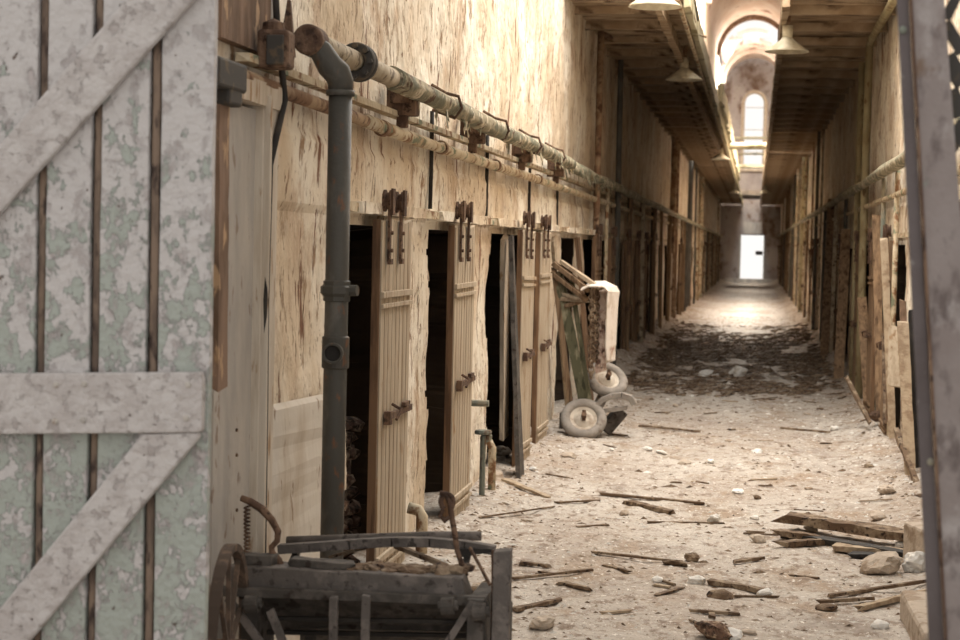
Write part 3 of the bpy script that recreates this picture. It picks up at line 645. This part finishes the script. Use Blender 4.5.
# ------------------------------------------------------------------ broken cart, foreground
CD = 5.62
def cp(px, py, D=CD): return atY(px, py, D)
ct = thing('hand_cart', (cp(360, 600).x, CD+.25, 0), 'broken dark wooden cart with slatted side and poles in the foreground', 'cart')
b = MB(); a, c = cp(235, 574), cp(468, 586); b.beam(a, c, .13, .074, n=14, jit=.004)
link('top_beam', b, MWOODG, ct, bevel=.004)
b = MB(); a, c = cp(224, 591, CD-.09), cp(486, 601, CD-.09); b.beam(a, c, .03, .03, n=12, jit=.002); link('front_ledge', b, MWOODD, ct, bevel=.003)
b = MB(); a, c = cp(237, 559, CD), cp(275, 560, CD); b.beam(a, c, .06, .036, n=3, jit=.002); link('loose_block', b, MWOODD, ct, bevel=.003); b = MB()
a, c = cp(287, 561, CD), cp(352, 566, CD); b.beam(a, c, .06, .026, n=6, jit=.004); link('loose_block', b, MWOODD, ct, bevel=.003)
b = MB(); bz = atY(400, 564, CD)
P0, P1 = cp(340, 567, CD+.03), cp(462, 570, CD+.03)
for k in range(40):
    f = k/39; q = P0.lerp(P1, f); b.rock((q.x, q.y+random.uniform(-.04, .04), q.z+random.uniform(-.008, .004)), random.uniform(.018, .034), (1.5, 1, .6))
tag(link('rubbish', b, MSPL, ct), kind='stuff')
# body below: sloping hopper
b = MB()
zt_ = cp(350, 600).z; 
def quad_panel(P, t):
    bb = [Vector(p) for p in P]; nr = (bb[1]-bb[0]).cross(bb[3]-bb[0]).normalized()*t; b.hexa([*bb, *[q+nr for q in bb]])
quad_panel([cp(262, 598, CD), cp(478, 604, CD), cp(478, 630, CD+.12), cp(272, 630, CD+.12)], .02)
quad_panel([cp(300, 628, CD+.1), cp(480, 632, CD+.1), cp(470, 645, CD+.3), cp(300, 645, CD+.3)], .02)
link('hopper', b, MWOODD, ct)
b = MB(); a, c = cp(268, 618, CD-.04), cp(482, 622, CD-.04); b.beam(a, c, .02, .012, n=8, jit=.001); a, c = cp(268, 632, CD+.02), cp(482, 636, CD+.02); b.beam(a, c, .02, .012, n=8, jit=.001); link('tie_rod', b, MCAB, ct)
for px in (334, 366):
    a = cp(px, 596, CD-.14); b = MB(); b.beam(a, (a.x, a.y, 0.02), .026, .026, n=8, jit=.001); link('spindle', b, MWOODG, ct, bevel=.004)
for (pa, ya, pb, yb) in ((228, 598, 266, 650), (270, 610, 288, 655), (474, 600, 440, 655)):
    b = MB(); a, c = cp(pa, ya, CD-.12), cp(pb, yb, CD-.12); d = (c-a).normalized(); tt = (a.z-.02)/-d.z if d.z else 1; b.beam(a, a+d*min(tt, .75), .022, .022, up=(0, 1, 0), n=6, jit=.001); link('diagonal_strut', b, MWOODG, ct)
for px, py in ((252, 604), (480, 612), (448, 606)):
    b = MB(); p = cp(px, py, CD-.15); b.lathe([(.012, -.02), (.028, -.02), (.028, .02), (.012, .02)], p, (1, 0, .1), 14); b.lathe([(.01, -.03), (.016, -.03), (.016, .03), (.01, .03)], p, (1, 0, .1), 10); link('bearing', b, MWOODD, ct)
# right post of the cart, inclined side
b = MB(); a = cp(503, 550, CD-.1); b.beam((a.x-.0, a.y, 0.02), (a.x, a.y, a.z), .05, .055, n=10, jit=.001); link('end_post', b, MWOODG, ct, bevel=.004)
b = MB(); a, c = cp(493, 550, CD-.05), cp(493, 592, CD-.05); b.tube([a, c, (c.x, c.y, .1)], .006, 6); a, c = cp(470, 548, CD+.1), cp(490, 585, CD); b.tube([a, a.lerp(c, .5)+Vector((-.005, 0, .01)), c], .006, 6); link('wire', b, MRUST, ct)
for q, d in ((cp(482, 625, CD+.02), (.05, .3, .22)), (cp(258, 628, CD+.04), (.05, .22, .2))): link('side_cheek', MB().box(q, d), MWOODD, ct)
# poles across the top (behind)
zr = CD+.35
b = MB(); b.tube([cp(287, 541, zr), cp(360, 538.5, zr), cp(430, 536, zr), cp(481, 536, zr)], .016, 12); link('round_pole', b, MWOODG, ct, smooth=True)
b = MB(); P = [cp(px, py, zr-.12) for px, py in ((279, 549), (310, 547), (350, 544), (392, 541.5), (430, 542), (465, 545), (494, 550))]
for i in range(len(P)-1): b.beam(P[i], P[i+1]+(P[i+1]-P[i])*.03, .04, .030, n=1)
link('bowed_slat', b, MWOODG, ct)
for q in ((cp(396, 546, zr-.06), cp(446, 566, zr-.2), .02, .014), (cp(330, 557, zr-.06), cp(376, 545, zr-.1), .02, .01)): link('broken_lath', MB().beam(*q), MSPL, ct)
b = MB(); b.beam(cp(460, 552, zr-.14), cp(492, 550, zr-.13), .05, .028, w2=.03, t2=.01); link('dark_wedge', b, MCAB, ct)
# uprights that hold the poles
for px in (300, 470): a = cp(px, 545, zr-.05); link('pole_support', MB().beam((a.x, a.y, a.z), (a.x, a.y-.2, .33+.15), .02, .02), MWOODD, ct)
# bent handle left
b = MB(); P = [cp(px, py, CD+.02) for px, py in ((241, 498), (250, 501), (262, 509), (272, 520), (278, 532), (277, 541), (272, 547), (272, 553), (279, 560), (284, 572))]
b.tube(P, .012, 8, radii=[.010, .013, .014, .013, .012, .010, .010, .011, .011, .010], jit=.002); link('bent_handle', b, MRUST, ct, smooth=True)
b = MB(); P = []
a, c = cp(247, 506, CD+.03), cp(247, 566, CD+.03)
for k in range(90): f = k/89; ang = k*1.1; P.append(a.lerp(c, f)+Vector((math.cos(ang)*.009, math.sin(ang)*.009, 0)))
b.tube(P, .0035, 5); link('coil_spring', b, MRUST, ct)
# hooked rod right
b = MB(); P = [cp(px, py, CD+.05) for px, py in ((440, 493), (446, 494), (450, 503), (452, 518), (455, 534), (457, 550), (461, 562), (466, 576))]; b.tube(P, .009, 8, jit=.001)
P = [cp(447+math.cos(q)*6.5, 502+math.sin(q)*8, CD+.05) for q in [k*math.pi*1.7/10+2. for k in range(11)]]; b.tube(P, .008, 8, jit=.002); P = [cp(px, py, CD+.05) for px, py in ((443, 510), (440, 516), (445, 521), (450, 517))]; b.tube(P, .007, 6, jit=.002)
link('hooked_rod', b, MRUST, ct, smooth=True)
# wheel left
R0 = cp(229, 545, 5.25).z/2-.005; c0 = cp(228, 640, 5.25); c0.z = R0+.01; axd = Vector((1, .13, 0)).normalized()
whl = MB(); whl.lathe([(R0, -.018), (R0, .018), (R0-.022, .014), (R0-.022, -.014)], c0, axd, 40); wo = link('wheel', whl, MWHL, ct)
u = axd.orthogonal().normalized(); v_ = axd.cross(u)
for k in range(10):
    a = k*math.pi/5+.2; dv = u*math.cos(a)+v_*math.sin(a); link('spoke', MB().beam(c0+dv*.03, c0+dv*(R0-.02), .014, .014), MWHL, wo)
whl = MB(); whl.lathe([(.001, -.06), (.04, -.06), (.045, 0), (.04, .06), (.001, .06)], c0, axd, 16, False); link('hub', whl, MRUST, wo)
b = MB(); b.tube([c0, c0+axd*.95], .014, 10); link('axle', b, MRUST, ct)
a = c0+axd*.80; link('leg', MB().beam((a.x, a.y+.35, 0.02), (a.x, a.y+.35, .45), .03, .03), MWOODD, ct)
a = c0+axd*.12; link('leg', MB().beam((a.x, a.y+.5, 0.02), (a.x+.02, a.y+.5, .45), .03, .03), MWOODD, ct)
# ------------------------------------------------------------------ wheeled axle and rusty frame by the left wall
HD = atZ(583, 438).y
def wheel(c, r, w_, ax, parent):
    b = MB(); rr = r-w_*.5; n = 14; prof = [(rr+math.cos(2*math.pi*k/n)*w_*.5, math.sin(2*math.pi*k/n)*w_*.5) for k in range(n)]
    b.lathe(prof, c, ax, 36); o = link('wheel', b, MTYRE, parent, smooth=True)
    b = MB(); b.lathe([(.001, -.02), (rr-w_*.3, -.025), (rr-w_*.3, .02), (rr*.55, .0), (rr*.3, .03), (.001, .04)], c, ax, 28, False); link('rim', b, MHUB, o, smooth=False)
    b = MB(); b.tube([c-Vector(ax)*.05, c+Vector(ax)*.085], .022, 10); b.box(c+Vector(ax)*.06, (.03, .02, .09)); link('hub', b, MRUST, o)
    return o
t = thing('wheeled_axle', (atY(600, 420, HD).x, HD+.2, 0), 'old axle with two grey rubber wheels lying by left wall', 'wheels')
ax1 = Vector((.12, -.78, .60)).normalized(); c1 = atY(583.5, 419, HD); c1.z = .15+floor_h(c1.x, HD); wheel(c1, .195, .085, ax1, t)
ax2 = Vector((.34, -.62, .70)).normalized(); D2 = HD+.35; c2 = atY(606.5, 379.5, D2); wheel(c2, .19, .085, ax2, t)
b = MB(); b.beam(c1+Vector((.05, .12, .0)), c2+Vector((.02, .12, -.05)), .07, .07, n=4, jit=.003); link('axle_beam', b, MTYRE, t, bevel=.006)
b = MB(); P = [atY(px, py, HD+.12) for px, py in ((595, 408), (602, 400), (612, 396), (622, 395), (631, 398), (635, 405))]
for i in range(5): b.beam(P[i], P[i+1]+(P[i+1]-P[i])*.06, .13, .045, n=2, jit=.002)
link('mudguard', b, MTYRE, t, bevel=.005)
b = MB(); b.beam(atY(602, 411, HD+.10), atY(626, 408, HD+.08), .05, .035, n=4, jit=.003); link('lower_bar', b, MTYRE, t)
link('dark_casing', MB().beam(atY(604, 431, HD+.2), atY(622, 410, HD+.25), .10, .11), MWOODD, t, bevel=.01)
link('axle_block', MB().box(atY(568, 424, HD+.3), (.14, .1, .2)), MWOODD, t, bevel=.01)
t = thing('leaning_frame', (atY(578, 350, HD+.25).x, HD+.3, 0), 'slatted wooden frame leaning by the wall above the two wheels', 'frame')
fd = HD+.15
for (x0, y0, x1, y1, w_, mt) in ((553, 263, 591, 292, .04, MDOORB), (562, 262, 601, 289, .03, MSPL2), (551, 272, 588, 301, .035, MDOORB), (563, 299, 594, 301, .035, MSPL2), (566, 306, 592, 298, .035, MDOORB), (564, 294, 583, 300, .025, MSPL2)):
    b = MB(); b.beam(atY(x0, y0, fd), atY(x1, y1, fd-.1), .06, w_, n=4, jit=.003); link('slat', b, mt, t, bevel=.003)
for (x0, y0, x1, y1, w_, mt) in ((558, 272, 586, 412, .085, MGREEN), (554, 268, 571, 408, .045, MDOORB), (571, 275, 590, 405, .04, MGREEN)):
    a, c = atY(x0, y0, fd), atY(x1, y1, fd-.02); b = MB(); b.beam(a, c+(c-a)*.14, w_, .03, up=(0, 1, 0), n=8, jit=.004); link('leaning_rail', b, mt, t, bevel=.003)
def chain(px0, py0, px1, py1, D, label, s=.028):
    a, c = atY(px0, py0, D), atY(px1, py1, D); n = int((c-a).length/(s*1.25)); b = MB()
    for k in range(n):
        p = a.lerp(c, k/n); sd = Vector((1, 0, 0)) if k % 2 else Vector((.3, 1, 0)).normalized(); P = []
        for q in range(9): g = 2*math.pi*q/8; P.append(p+Vector((0, 0, math.cos(g)*s))+sd*math.sin(g)*s*.75)
        b.tube(P, .008, 5)
    return tag(link('chain', b, MSPL), label, 'chain')
chain(592, 292, 591, 380, HD+.02, 'rusty chain hanging left of the pair above the wheels', .034)
chain(597, 292, 596, 362, HD+.10, 'rusty chain hanging right of the pair above the wheels', .030)
b = MB(); b.beam(atY(602.5, 290, HD+.15), atY(601, 372, HD+.15), .085, .06, up=(0, 1, 0), n=22, jit=.007); tag(link('flaked_timber', b, MPINK), 'pink flaked timber hanging beside bent white sheet', 'timber')
# bent white sheet
b = MB(); P = [(588, 288), (596, 285), (606, 285), (614, 288), (617, 292), (616, 300), (615, 320), (614, 345), (612, 360)]
W0 = [.10, .12, .12, .10, .09, .085, .08, .075, .06]; ring = []
for (px, py), w_ in zip(P, W0):
    c = atY(px-4, py, HD+.05); r = []
    for k in range(5): f = k/4-.5; r.append(b.bm.verts.new(c+Vector((f*w_*(1.0 if px > 612 else .3), f*.22 if px < 612 else 0.1*f, (.04*f if px < 612 else 0)+.006*random.uniform(-1, 1)))))
    ring.append(r)
for i in range(len(ring)-1):
    for k in range(4): b.bm.faces.new((ring[i][k], ring[i][k+1], ring[i+1][k+1], ring[i+1][k]))
o = tag(link('bent_sheet', b, MSHEET), 'bent white peeling sheet draped above the two wheels', 'sheet'); s = o.modifiers.new('t', 'SOLIDIFY'); s.thickness = .012
b = MB(); b.beam(atY(612, 292, HD+.12), atY(610.5, 362, HD+.12), .075, .05, up=(0, 1, 0), n=10, jit=.004); tag(link('pale_timber', b, MSHEET), 'whitish timber directly under the bent sheet', 'timber')
# leaning planks and boards at left doors
def plank(p0, p1, w_, t_, mt, label, name='plank', up=(1, 0, 0), jit=.003, cat='plank', group=None, w2=None):
    b = MB(); b.beam(p0, p1, w_, t_, up=up, n=10, jit=jit, w2=w2); return tag(link(name, b, mt), label, cat, group)
plank(atX(504, 436, XL+.02)+Vector((0, 0, -.02)), atX(505, 237, XL+.02), .26, .03, MTRIM, 'pale upright board at third left cell opening', jit=.004)
a = atX(521, 447, XL+.22); plank(Vector((a.x, a.y, .0)), atX(511, 236, XL+.07), .26, .03, MWOODD, 'dark plank standing in for the slanting shadow at third left cell opening', w2=.09)  # tapered dark sheet shaped as a cast shadow
a = atX(590, 330, XL+.15); plank(Vector((XL+.25, 17.2, .02)), atX(577, 238, XL+.06), .20, .035, MEDGE, 'orange brown plank leaning on left wall above the rusty frame')
plank((XL+.16, 15.9, .02), atX(553, 240, XL+.05), .12, .03, MSPL2, 'pale narrow plank on left wall just before the rusty frame')
# stub pipes at floor near left doors
def stub(px, py, h, mt, label, r=.03):
    p = atX(px, py, XL+.14); p.z = 0; t = MB(); t.tube([p, p+Vector((0, 0, h*.85)), p+Vector((-.02, 0, h*.96)), p+Vector((-.07, 0, h))], r, 12); return tag(link('stub_pipe', t, mt, smooth=True), label, 'pipe')
stub(422, 520, .27, MPIPEB, 'short pale bent stub pipe on floor between the first two left doors')
stub(492, 470, .36, MPIPEB, 'pale bent stub pipe on floor beyond the second left door', .025)
p = atX(483, 445, XL+.13); b = MB(); b.tube([(p.x, p.y, 0), (p.x, p.y, .42)], .018, 8); b.lathe([(.001, 0), (.05, 0), (.055, .012), (.05, .025), (.001, .025)], (p.x, p.y, .43), (0, 0, 1), 14, False); b.rock((p.x+.02, p.y+.03, .41), .04, (1, 1, 1)); b.tube([(p.x-.1, p.y, .62), (p.x+.03, p.y, .62)], .02, 8)
tag(link('old_valve', b, MTEAL), 'small greenish valve on a stem beside the second left door', 'valve')
# ------------------------------------------------------------------ right side leaning timbers
def rp(px0, py0, px1, py1, D0, D1, w_, t_, mt, label, up=(0, 1, 0), name='plank', jit=.004, cat='plank'):
    a, c = atY(px0, py0, D0), atY(px1, py1, D1); b = MB(); b.beam(a, c, w_, t_, up=up, n=10, jit=jit); return tag(link(name, b, mt), label, cat)
rp(911, 492, 903, 322, 12.6, 13.2, .075, .04, MSPL2, 'pale plank standing against the steel post on right side')
rp(921, 478, 913, 312, 13.0, 13.4, .07, .05, MCAB, 'dark plank nearest the steel post on right side')
rp(889, 424, 887, 334, 15.2, 15.6, .09, .05, MSPL, 'brown splintered plank standing on right side behind the pale board')
rp(896, 388, 897, 328, 14.4, 14.6, .13, .02, MDOOR, 'tan square board leaning high on right side')
rp(880, 420, 876, 215, 16.2, 16.8, .07, .04, MDOORB, 'brown post standing on the right between mustard pipes and board')
rp(893, 450, 884, 240, 14.9, 15.3, .06, .04, MSPL2, 'pale brown post standing behind the tan square board')
rp(870, 423, 846, 377, 15.8, 16.6, .032, .03, MSPL, 'grey crooked stick leaning outward from the mustard pipes', up=(0, 0, 1), name='stick', cat='stick')
rp(926, 508, 896, 430, 12.0, 13., .035, .035, MSPL, 'crooked stick lying against the base of pale plank', up=(0, 0, 1), name='stick', cat='stick')
rp(905, 420, 903, 300, 13.8, 14.2, .05, .05, MBRN, 'reddish post standing between tan board and steel post')
rp(838, 392, 846, 230, 21.5, 22.8, .12, .05, MDOORB, 'brown plank leaning at right wall beyond the mustard pipes')
rp(824, 366, 832, 200, 25.5, 27.5, .12, .05, MDOORB, 'dark plank leaning at right wall deep in the shade')
rp(868, 404, 862, 300, 17.8, 18.6, .09, .05, MDOORB, 'short brown plank leaning beside the thick mustard pipe')
p = atY(876, 406, 16.2); b = MB(); b.rock((p.x, p.y, .16), .06, (1, 1, .8), 2); tag(link('brick_lump', b, MRUST), 'small red brick lump at the foot of right wall', 'brick')
# ------------------------------------------------------------------ floor debris
def fstick(x0, y0, x1, y1, w_, t_, mt, label, lift=0., group=None, name='wood_splinter', cat='wood', l2=0.):
    if name == 'wood_splinter': w_ *= .75; t_ *= .75
    a, c = atZ(x0, y0), atZ(x1, y1); a.z = floor_h(a.x, a.y)+t_/2+.004+lift; c.z = floor_h(c.x, c.y)+t_/2+.004+l2
    b = MB(); b.beam(a, c, w_, t_, n=9, jit=min(w_, t_)*.22, w2=w_*.7); return tag(link(name, b, mt), label, cat, group)
fstick(600, 496, 702, 503, .05, .02, MSPL, 'long thin lath lying left of centre, farthest of the long ones')
fstick(628, 503, 672, 514, .09, .03, MSPL, 'dark broken board lying just before the long thin lath')
fstick(648, 522, 724, 524, .03, .012, MSPL, 'straight thin stick lying beside white fragment')
fstick(593, 556, 683, 561, .035, .015, MSPL, 'thin dark stick in the middle left of near floor')
fstick(711, 585, 765, 594, .075, .03, MSPL, 'short dark board lying alone at bottom centre')
fstick(786, 531, 915, 551, .16, .05, MSPL, 'long dark heavy plank on the right, topmost of the broken pile', .05, name='plank', cat='plank', l2=.02)
fstick(778, 541, 820, 544, .09, .03, MSPL, 'short dark plank at the left end of broken pile', .02, name='plank', cat='plank')
fstick(780, 551, 822, 547, .07, .03, MSPL, 'narrow dark plank below the left end of broken pile', name='plank', cat='plank')
fstick(832, 551, 898, 557, .14, .03, MSPL2, 'pale plank lying under the broken pile', name='plank', cat='plank')
fstick(852, 557, 893, 560, .10, .02, MCAB, 'black plank fragment below the pale plank', name='plank', cat='plank')
fstick(790, 540, 905, 560, .10, .03, MCAB, 'black plank beneath the long heavy plank on right', name='plank', cat='plank')  # near-black plank laid lower than the heavy one
fstick(830, 598, 935, 590, .03, .02, MSPL, 'thin lath at lower right crossing beside white stone')
fstick(856, 611, 934, 598, .045, .03, MSPL2, 'pale stick lying lower right below the thin lath')
fstick(820, 604, 872, 602, .03, .02, MSPL, 'short dark stick left of the pale stick')
fstick(690, 621, 712, 632, .02, .012, MSPL, 'tiny splinter at the bottom edge beside reddish stone')
fstick(480, 524, 555, 508, .02, .012, MSPL, 'thin twig beside the right end of cart poles')
fstick(520, 566, 548, 571, .05, .02, MSPL, 'dark chip of wood right of the cart post')
fstick(512, 582, 592, 574, .03, .015, MSPL, 'long dark twig right of the cart post')
fstick(515, 612, 560, 600, .05, .02, MSPL, 'flat dark splinter low beside the cart')
fstick(560, 585, 590, 590, .05, .02, MSPL, 'small dark slat between the cart and bottom centre')
fstick(604, 566, 630, 574, .04, .015, MSPL, 'small slanting slat left of bottom centre')
fstick(733, 563, 762, 562, .05, .02, MSPL, 'short slat in the middle of near floor')
fstick(556, 505, 600, 501, .04, .015, MSPL, 'short lath left of the long thin lath')
fstick(640, 428, 700, 432, .06, .02, MSPL, 'dark lath lying across middle distance beyond the wheels')
fstick(780, 429, 828, 433, .06, .02, MSPL, 'brown lath in middle distance on the right')
fstick(505, 488, 548, 500, .07, .02, MSPL2, 'pale plank scrap at foot of the left doors')
def stone(px, py, r, mt, label, sq=(1, 1, .6), group=None, name='stone', lift=0):
    p = atZ(px, py); b = MB(); b.rock((p.x, p.y, floor_h(p.x, p.y)+r*sq[2]*.7+lift), r, sq, 3); return tag(link(name, b, mt), label, 'stone', group)
stone(916, 575, .065, MWHITE, 'bright white stone at lower right beside the steel post', (1, 1, .9))
stone(714, 522, .04, MWHITE, 'small white fragment beside the straight thin stick')
stone(738, 494, .04, MWHITE, 'small white flake alone in middle of the floor', (1.4, 1, .4))
stone(661, 454, .035, MWHITE, 'white flake on the floor near the wheels', (1.6, 1, .4))
stone(705, 380, .09, MWHITE, 'white lump of plaster lying in shaded part of floor')
stone(738, 379, .10, MWHITE, 'whitish lump at the centre of the shaded floor', (1, 1, .8))
stone(714, 637, .07, MBRICK, 'reddish stone at the bottom edge of the picture')
stone(542, 627, .05, MSTONE, 'pale brown stone near the cart post at bottom', (1.2, 1, .6))
stone(882, 575, .10, MSTONE, 'pale brown boulder between broken pile and pale stick', (1.3, 1, .55))
stone(886, 498, .055, MSTONE, 'grey brown stone beside base of the right planks')
stone(692, 559, .04, MSPL, 'small dark stone beside the thin dark stick')
stone(675, 563, .04, MSPL, 'dark chunk at the end of thin dark stick', (1.6, 1, .4))
stone(500, 462, .07, MSTONE, 'pale rubble lump at foot of third left door', (1.5, 1, .6))
stone(487, 484, .10, MSTONE, 'flat pale rubble slab at foot of second left door', (1.8, 1, .4))
stone(574, 434, .035, MWHITE, 'little white lump before the front wheel', (1, 1, 1))
p = atZ(925, 566); b = MB(); b.box((p.x+.05, p.y, .10), (.24, .3, .22), Matrix.Rotation(.3, 3, 'Z')); tag(link('stone_block', b, MSTONE, bevel=.015), 'squared pale stone block behind steel post at end of broken pile', 'stone')
p = atZ(925, 636); b = MB(); b.box((p.x+.09, p.y-.1, .06), (.32, .9, .14), Matrix.Rotation(.02, 3, 'Z')); tag(link('stone_slab', b, MSTONE, bevel=.02), 'long pale stone slab at the bottom beside steel post', 'stone')
# shared-look loose pieces
for k in range(60):
    y = 7.2*math.exp(random.random()*1.25); x = random.uniform(-1.5, 1.1)
    if y < 7.6 and x < -.75: continue
    l = random.uniform(.05, .22); a = random.uniform(-.7, .7) if random.random() < .75 else random.uniform(0, 3.1); d = Vector((math.cos(a), math.sin(a), 0))*l/2
    p = Vector((x, y, 0)); q0, q1 = p-d, p+d; tt = random.uniform(.006, .013)
    for q in (q0, q1): q.z = floor_h(q.x, q.y)+tt/2+.003
    b = MB(); b.beam(q0, q1, random.uniform(.008, .028), tt, n=3, jit=.002)
    tag(link('wood_splinter', b, MSPL if random.random() < .7 else MSPL2), 'small loose splinter of wood scattered over the dusty floor', 'wood', 'scattered splinters on the floor')
for k in range(40):
    y = 7.2*math.exp(random.random()*1.2); x = random.uniform(-1.5, 1.1)
    if y < 7.6 and x < -.75: continue
    r = random.uniform(.018, .045); b = MB(); b.rock((x, y, floor_h(x, y)+r*.35), r, (random.uniform(1, 1.8), 1, .6), 2)
    tag(link('stone', b, random.choice((MSTONE, MSPL, MSTONE, MWHITE))), 'small loose lump of rubble scattered over the dusty floor', 'stone', 'scattered rubble lumps')
# uncountable crumbs
for nm, mt, cnt, lab in (('pale_grit', MWHITE, 1500, 'pale plaster crumbs strewn all over the floor'), ('brown_grit', MSPL, 2600, 'dark brown crumbs and chips strewn all over the floor'), ('plaster_grit', MSTONE, 1800, 'beige plaster crumbs strewn over the floor')):
    b = MB()
    for k in range(cnt):
        y = 6.5*math.exp(random.random()**1.1*1.9); x = random.uniform(-1.7, 1.18)
        if random.random() < .25: x = XL+.06+abs(random.gauss(0, .25))
        elif random.random() < .15: x = XR-.06-abs(random.gauss(0, .2))
        z = floor_h(x, y); r = random.uniform(.003, .008)*(1+y*.03)*(1.8 if random.random() < .06 else 1)
        el = random.uniform(1, 3.5); a = random.uniform(-.8, .8); cx_, sx_ = math.cos(a), math.sin(a)
        P = [(el*r, 0), (0, r), (-el*r, 0), (0, -r)]
        v = [b.bm.verts.new((x+u*cx_-w2*sx_, y+u*sx_+w2*cx_, z-.002)) for u, w2 in P]; tp = b.bm.verts.new((x, y, z+r*random.uniform(.5, 1.1)))
        for i in range(4): b.bm.faces.new((v[i], v[(i+1) % 4], tp))
    tag(link(nm, b, mt), lab, 'rubble', None, 'stuff')
# rubble heaps in the shaded stretch
for k, (px, py, r, sq, mt) in enumerate(((642, 352, .35, (1.2, 2, .45), MSTONE), (836, 372, .28, (1.2, 2, .5), MSTONE))):
    p = atZ(px, py); b = MB(); b.rock((p.x, p.y, 0), r, sq, 3)
    for v in b.bm.verts: v.co += Vector((0, 0, .03*fr(v.co.x, v.co.y, v.co.z, 6)))
    tag(link('rubble_heap', b, mt), ('pale dust heap against left wall beyond the wheels', 'pale dust heap against right wall opposite')[k], 'rubble')
b = MB()
for k in range(7500):  # real debris, laid thick and dark to deepen the shaded floor band
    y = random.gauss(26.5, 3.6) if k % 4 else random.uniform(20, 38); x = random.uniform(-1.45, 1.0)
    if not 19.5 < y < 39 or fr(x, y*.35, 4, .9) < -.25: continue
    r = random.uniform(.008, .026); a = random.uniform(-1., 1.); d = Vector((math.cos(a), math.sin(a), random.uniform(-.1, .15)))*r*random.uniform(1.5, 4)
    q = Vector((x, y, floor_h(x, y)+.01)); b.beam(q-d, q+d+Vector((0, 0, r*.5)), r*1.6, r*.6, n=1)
tag(link('shade_debris', b, MSPL), 'dark broken lath and slate deepening the shade on this stretch of floor', 'rubble', None, 'stuff')
# ------------------------------------------------------------------ daylight area lamps: added fill over the near bay, then two at roof openings
def area(name, loc, sx, sy, e, col=(1, .97, .92), rot=(0, 0, 0)):
    l = bpy.data.lights.new(name, 'AREA'); l.shape = 'RECTANGLE'; l.size = sx; l.size_y = sy; l.energy = e; l.color = col
    o = bpy.data.objects.new(name, l); C.objects.link(o); o.location = loc; o.rotation_euler = rot; return o
area('daylight_fill', (cx+.25, 13.7, 6.2), 2.6, 7.2, 600, (1, .96, .90))  # added lamp with no skylight built here, lifts the near left wall
area('daylight_fill', (cx+.2, 46., ZS+1.2), 2.4, 17, 6500, (1, .95, .87))
area('daylight_fill', (cx, 78.5, ZS+1.2), 2.4, 10, 2300, (1, .95, .87))
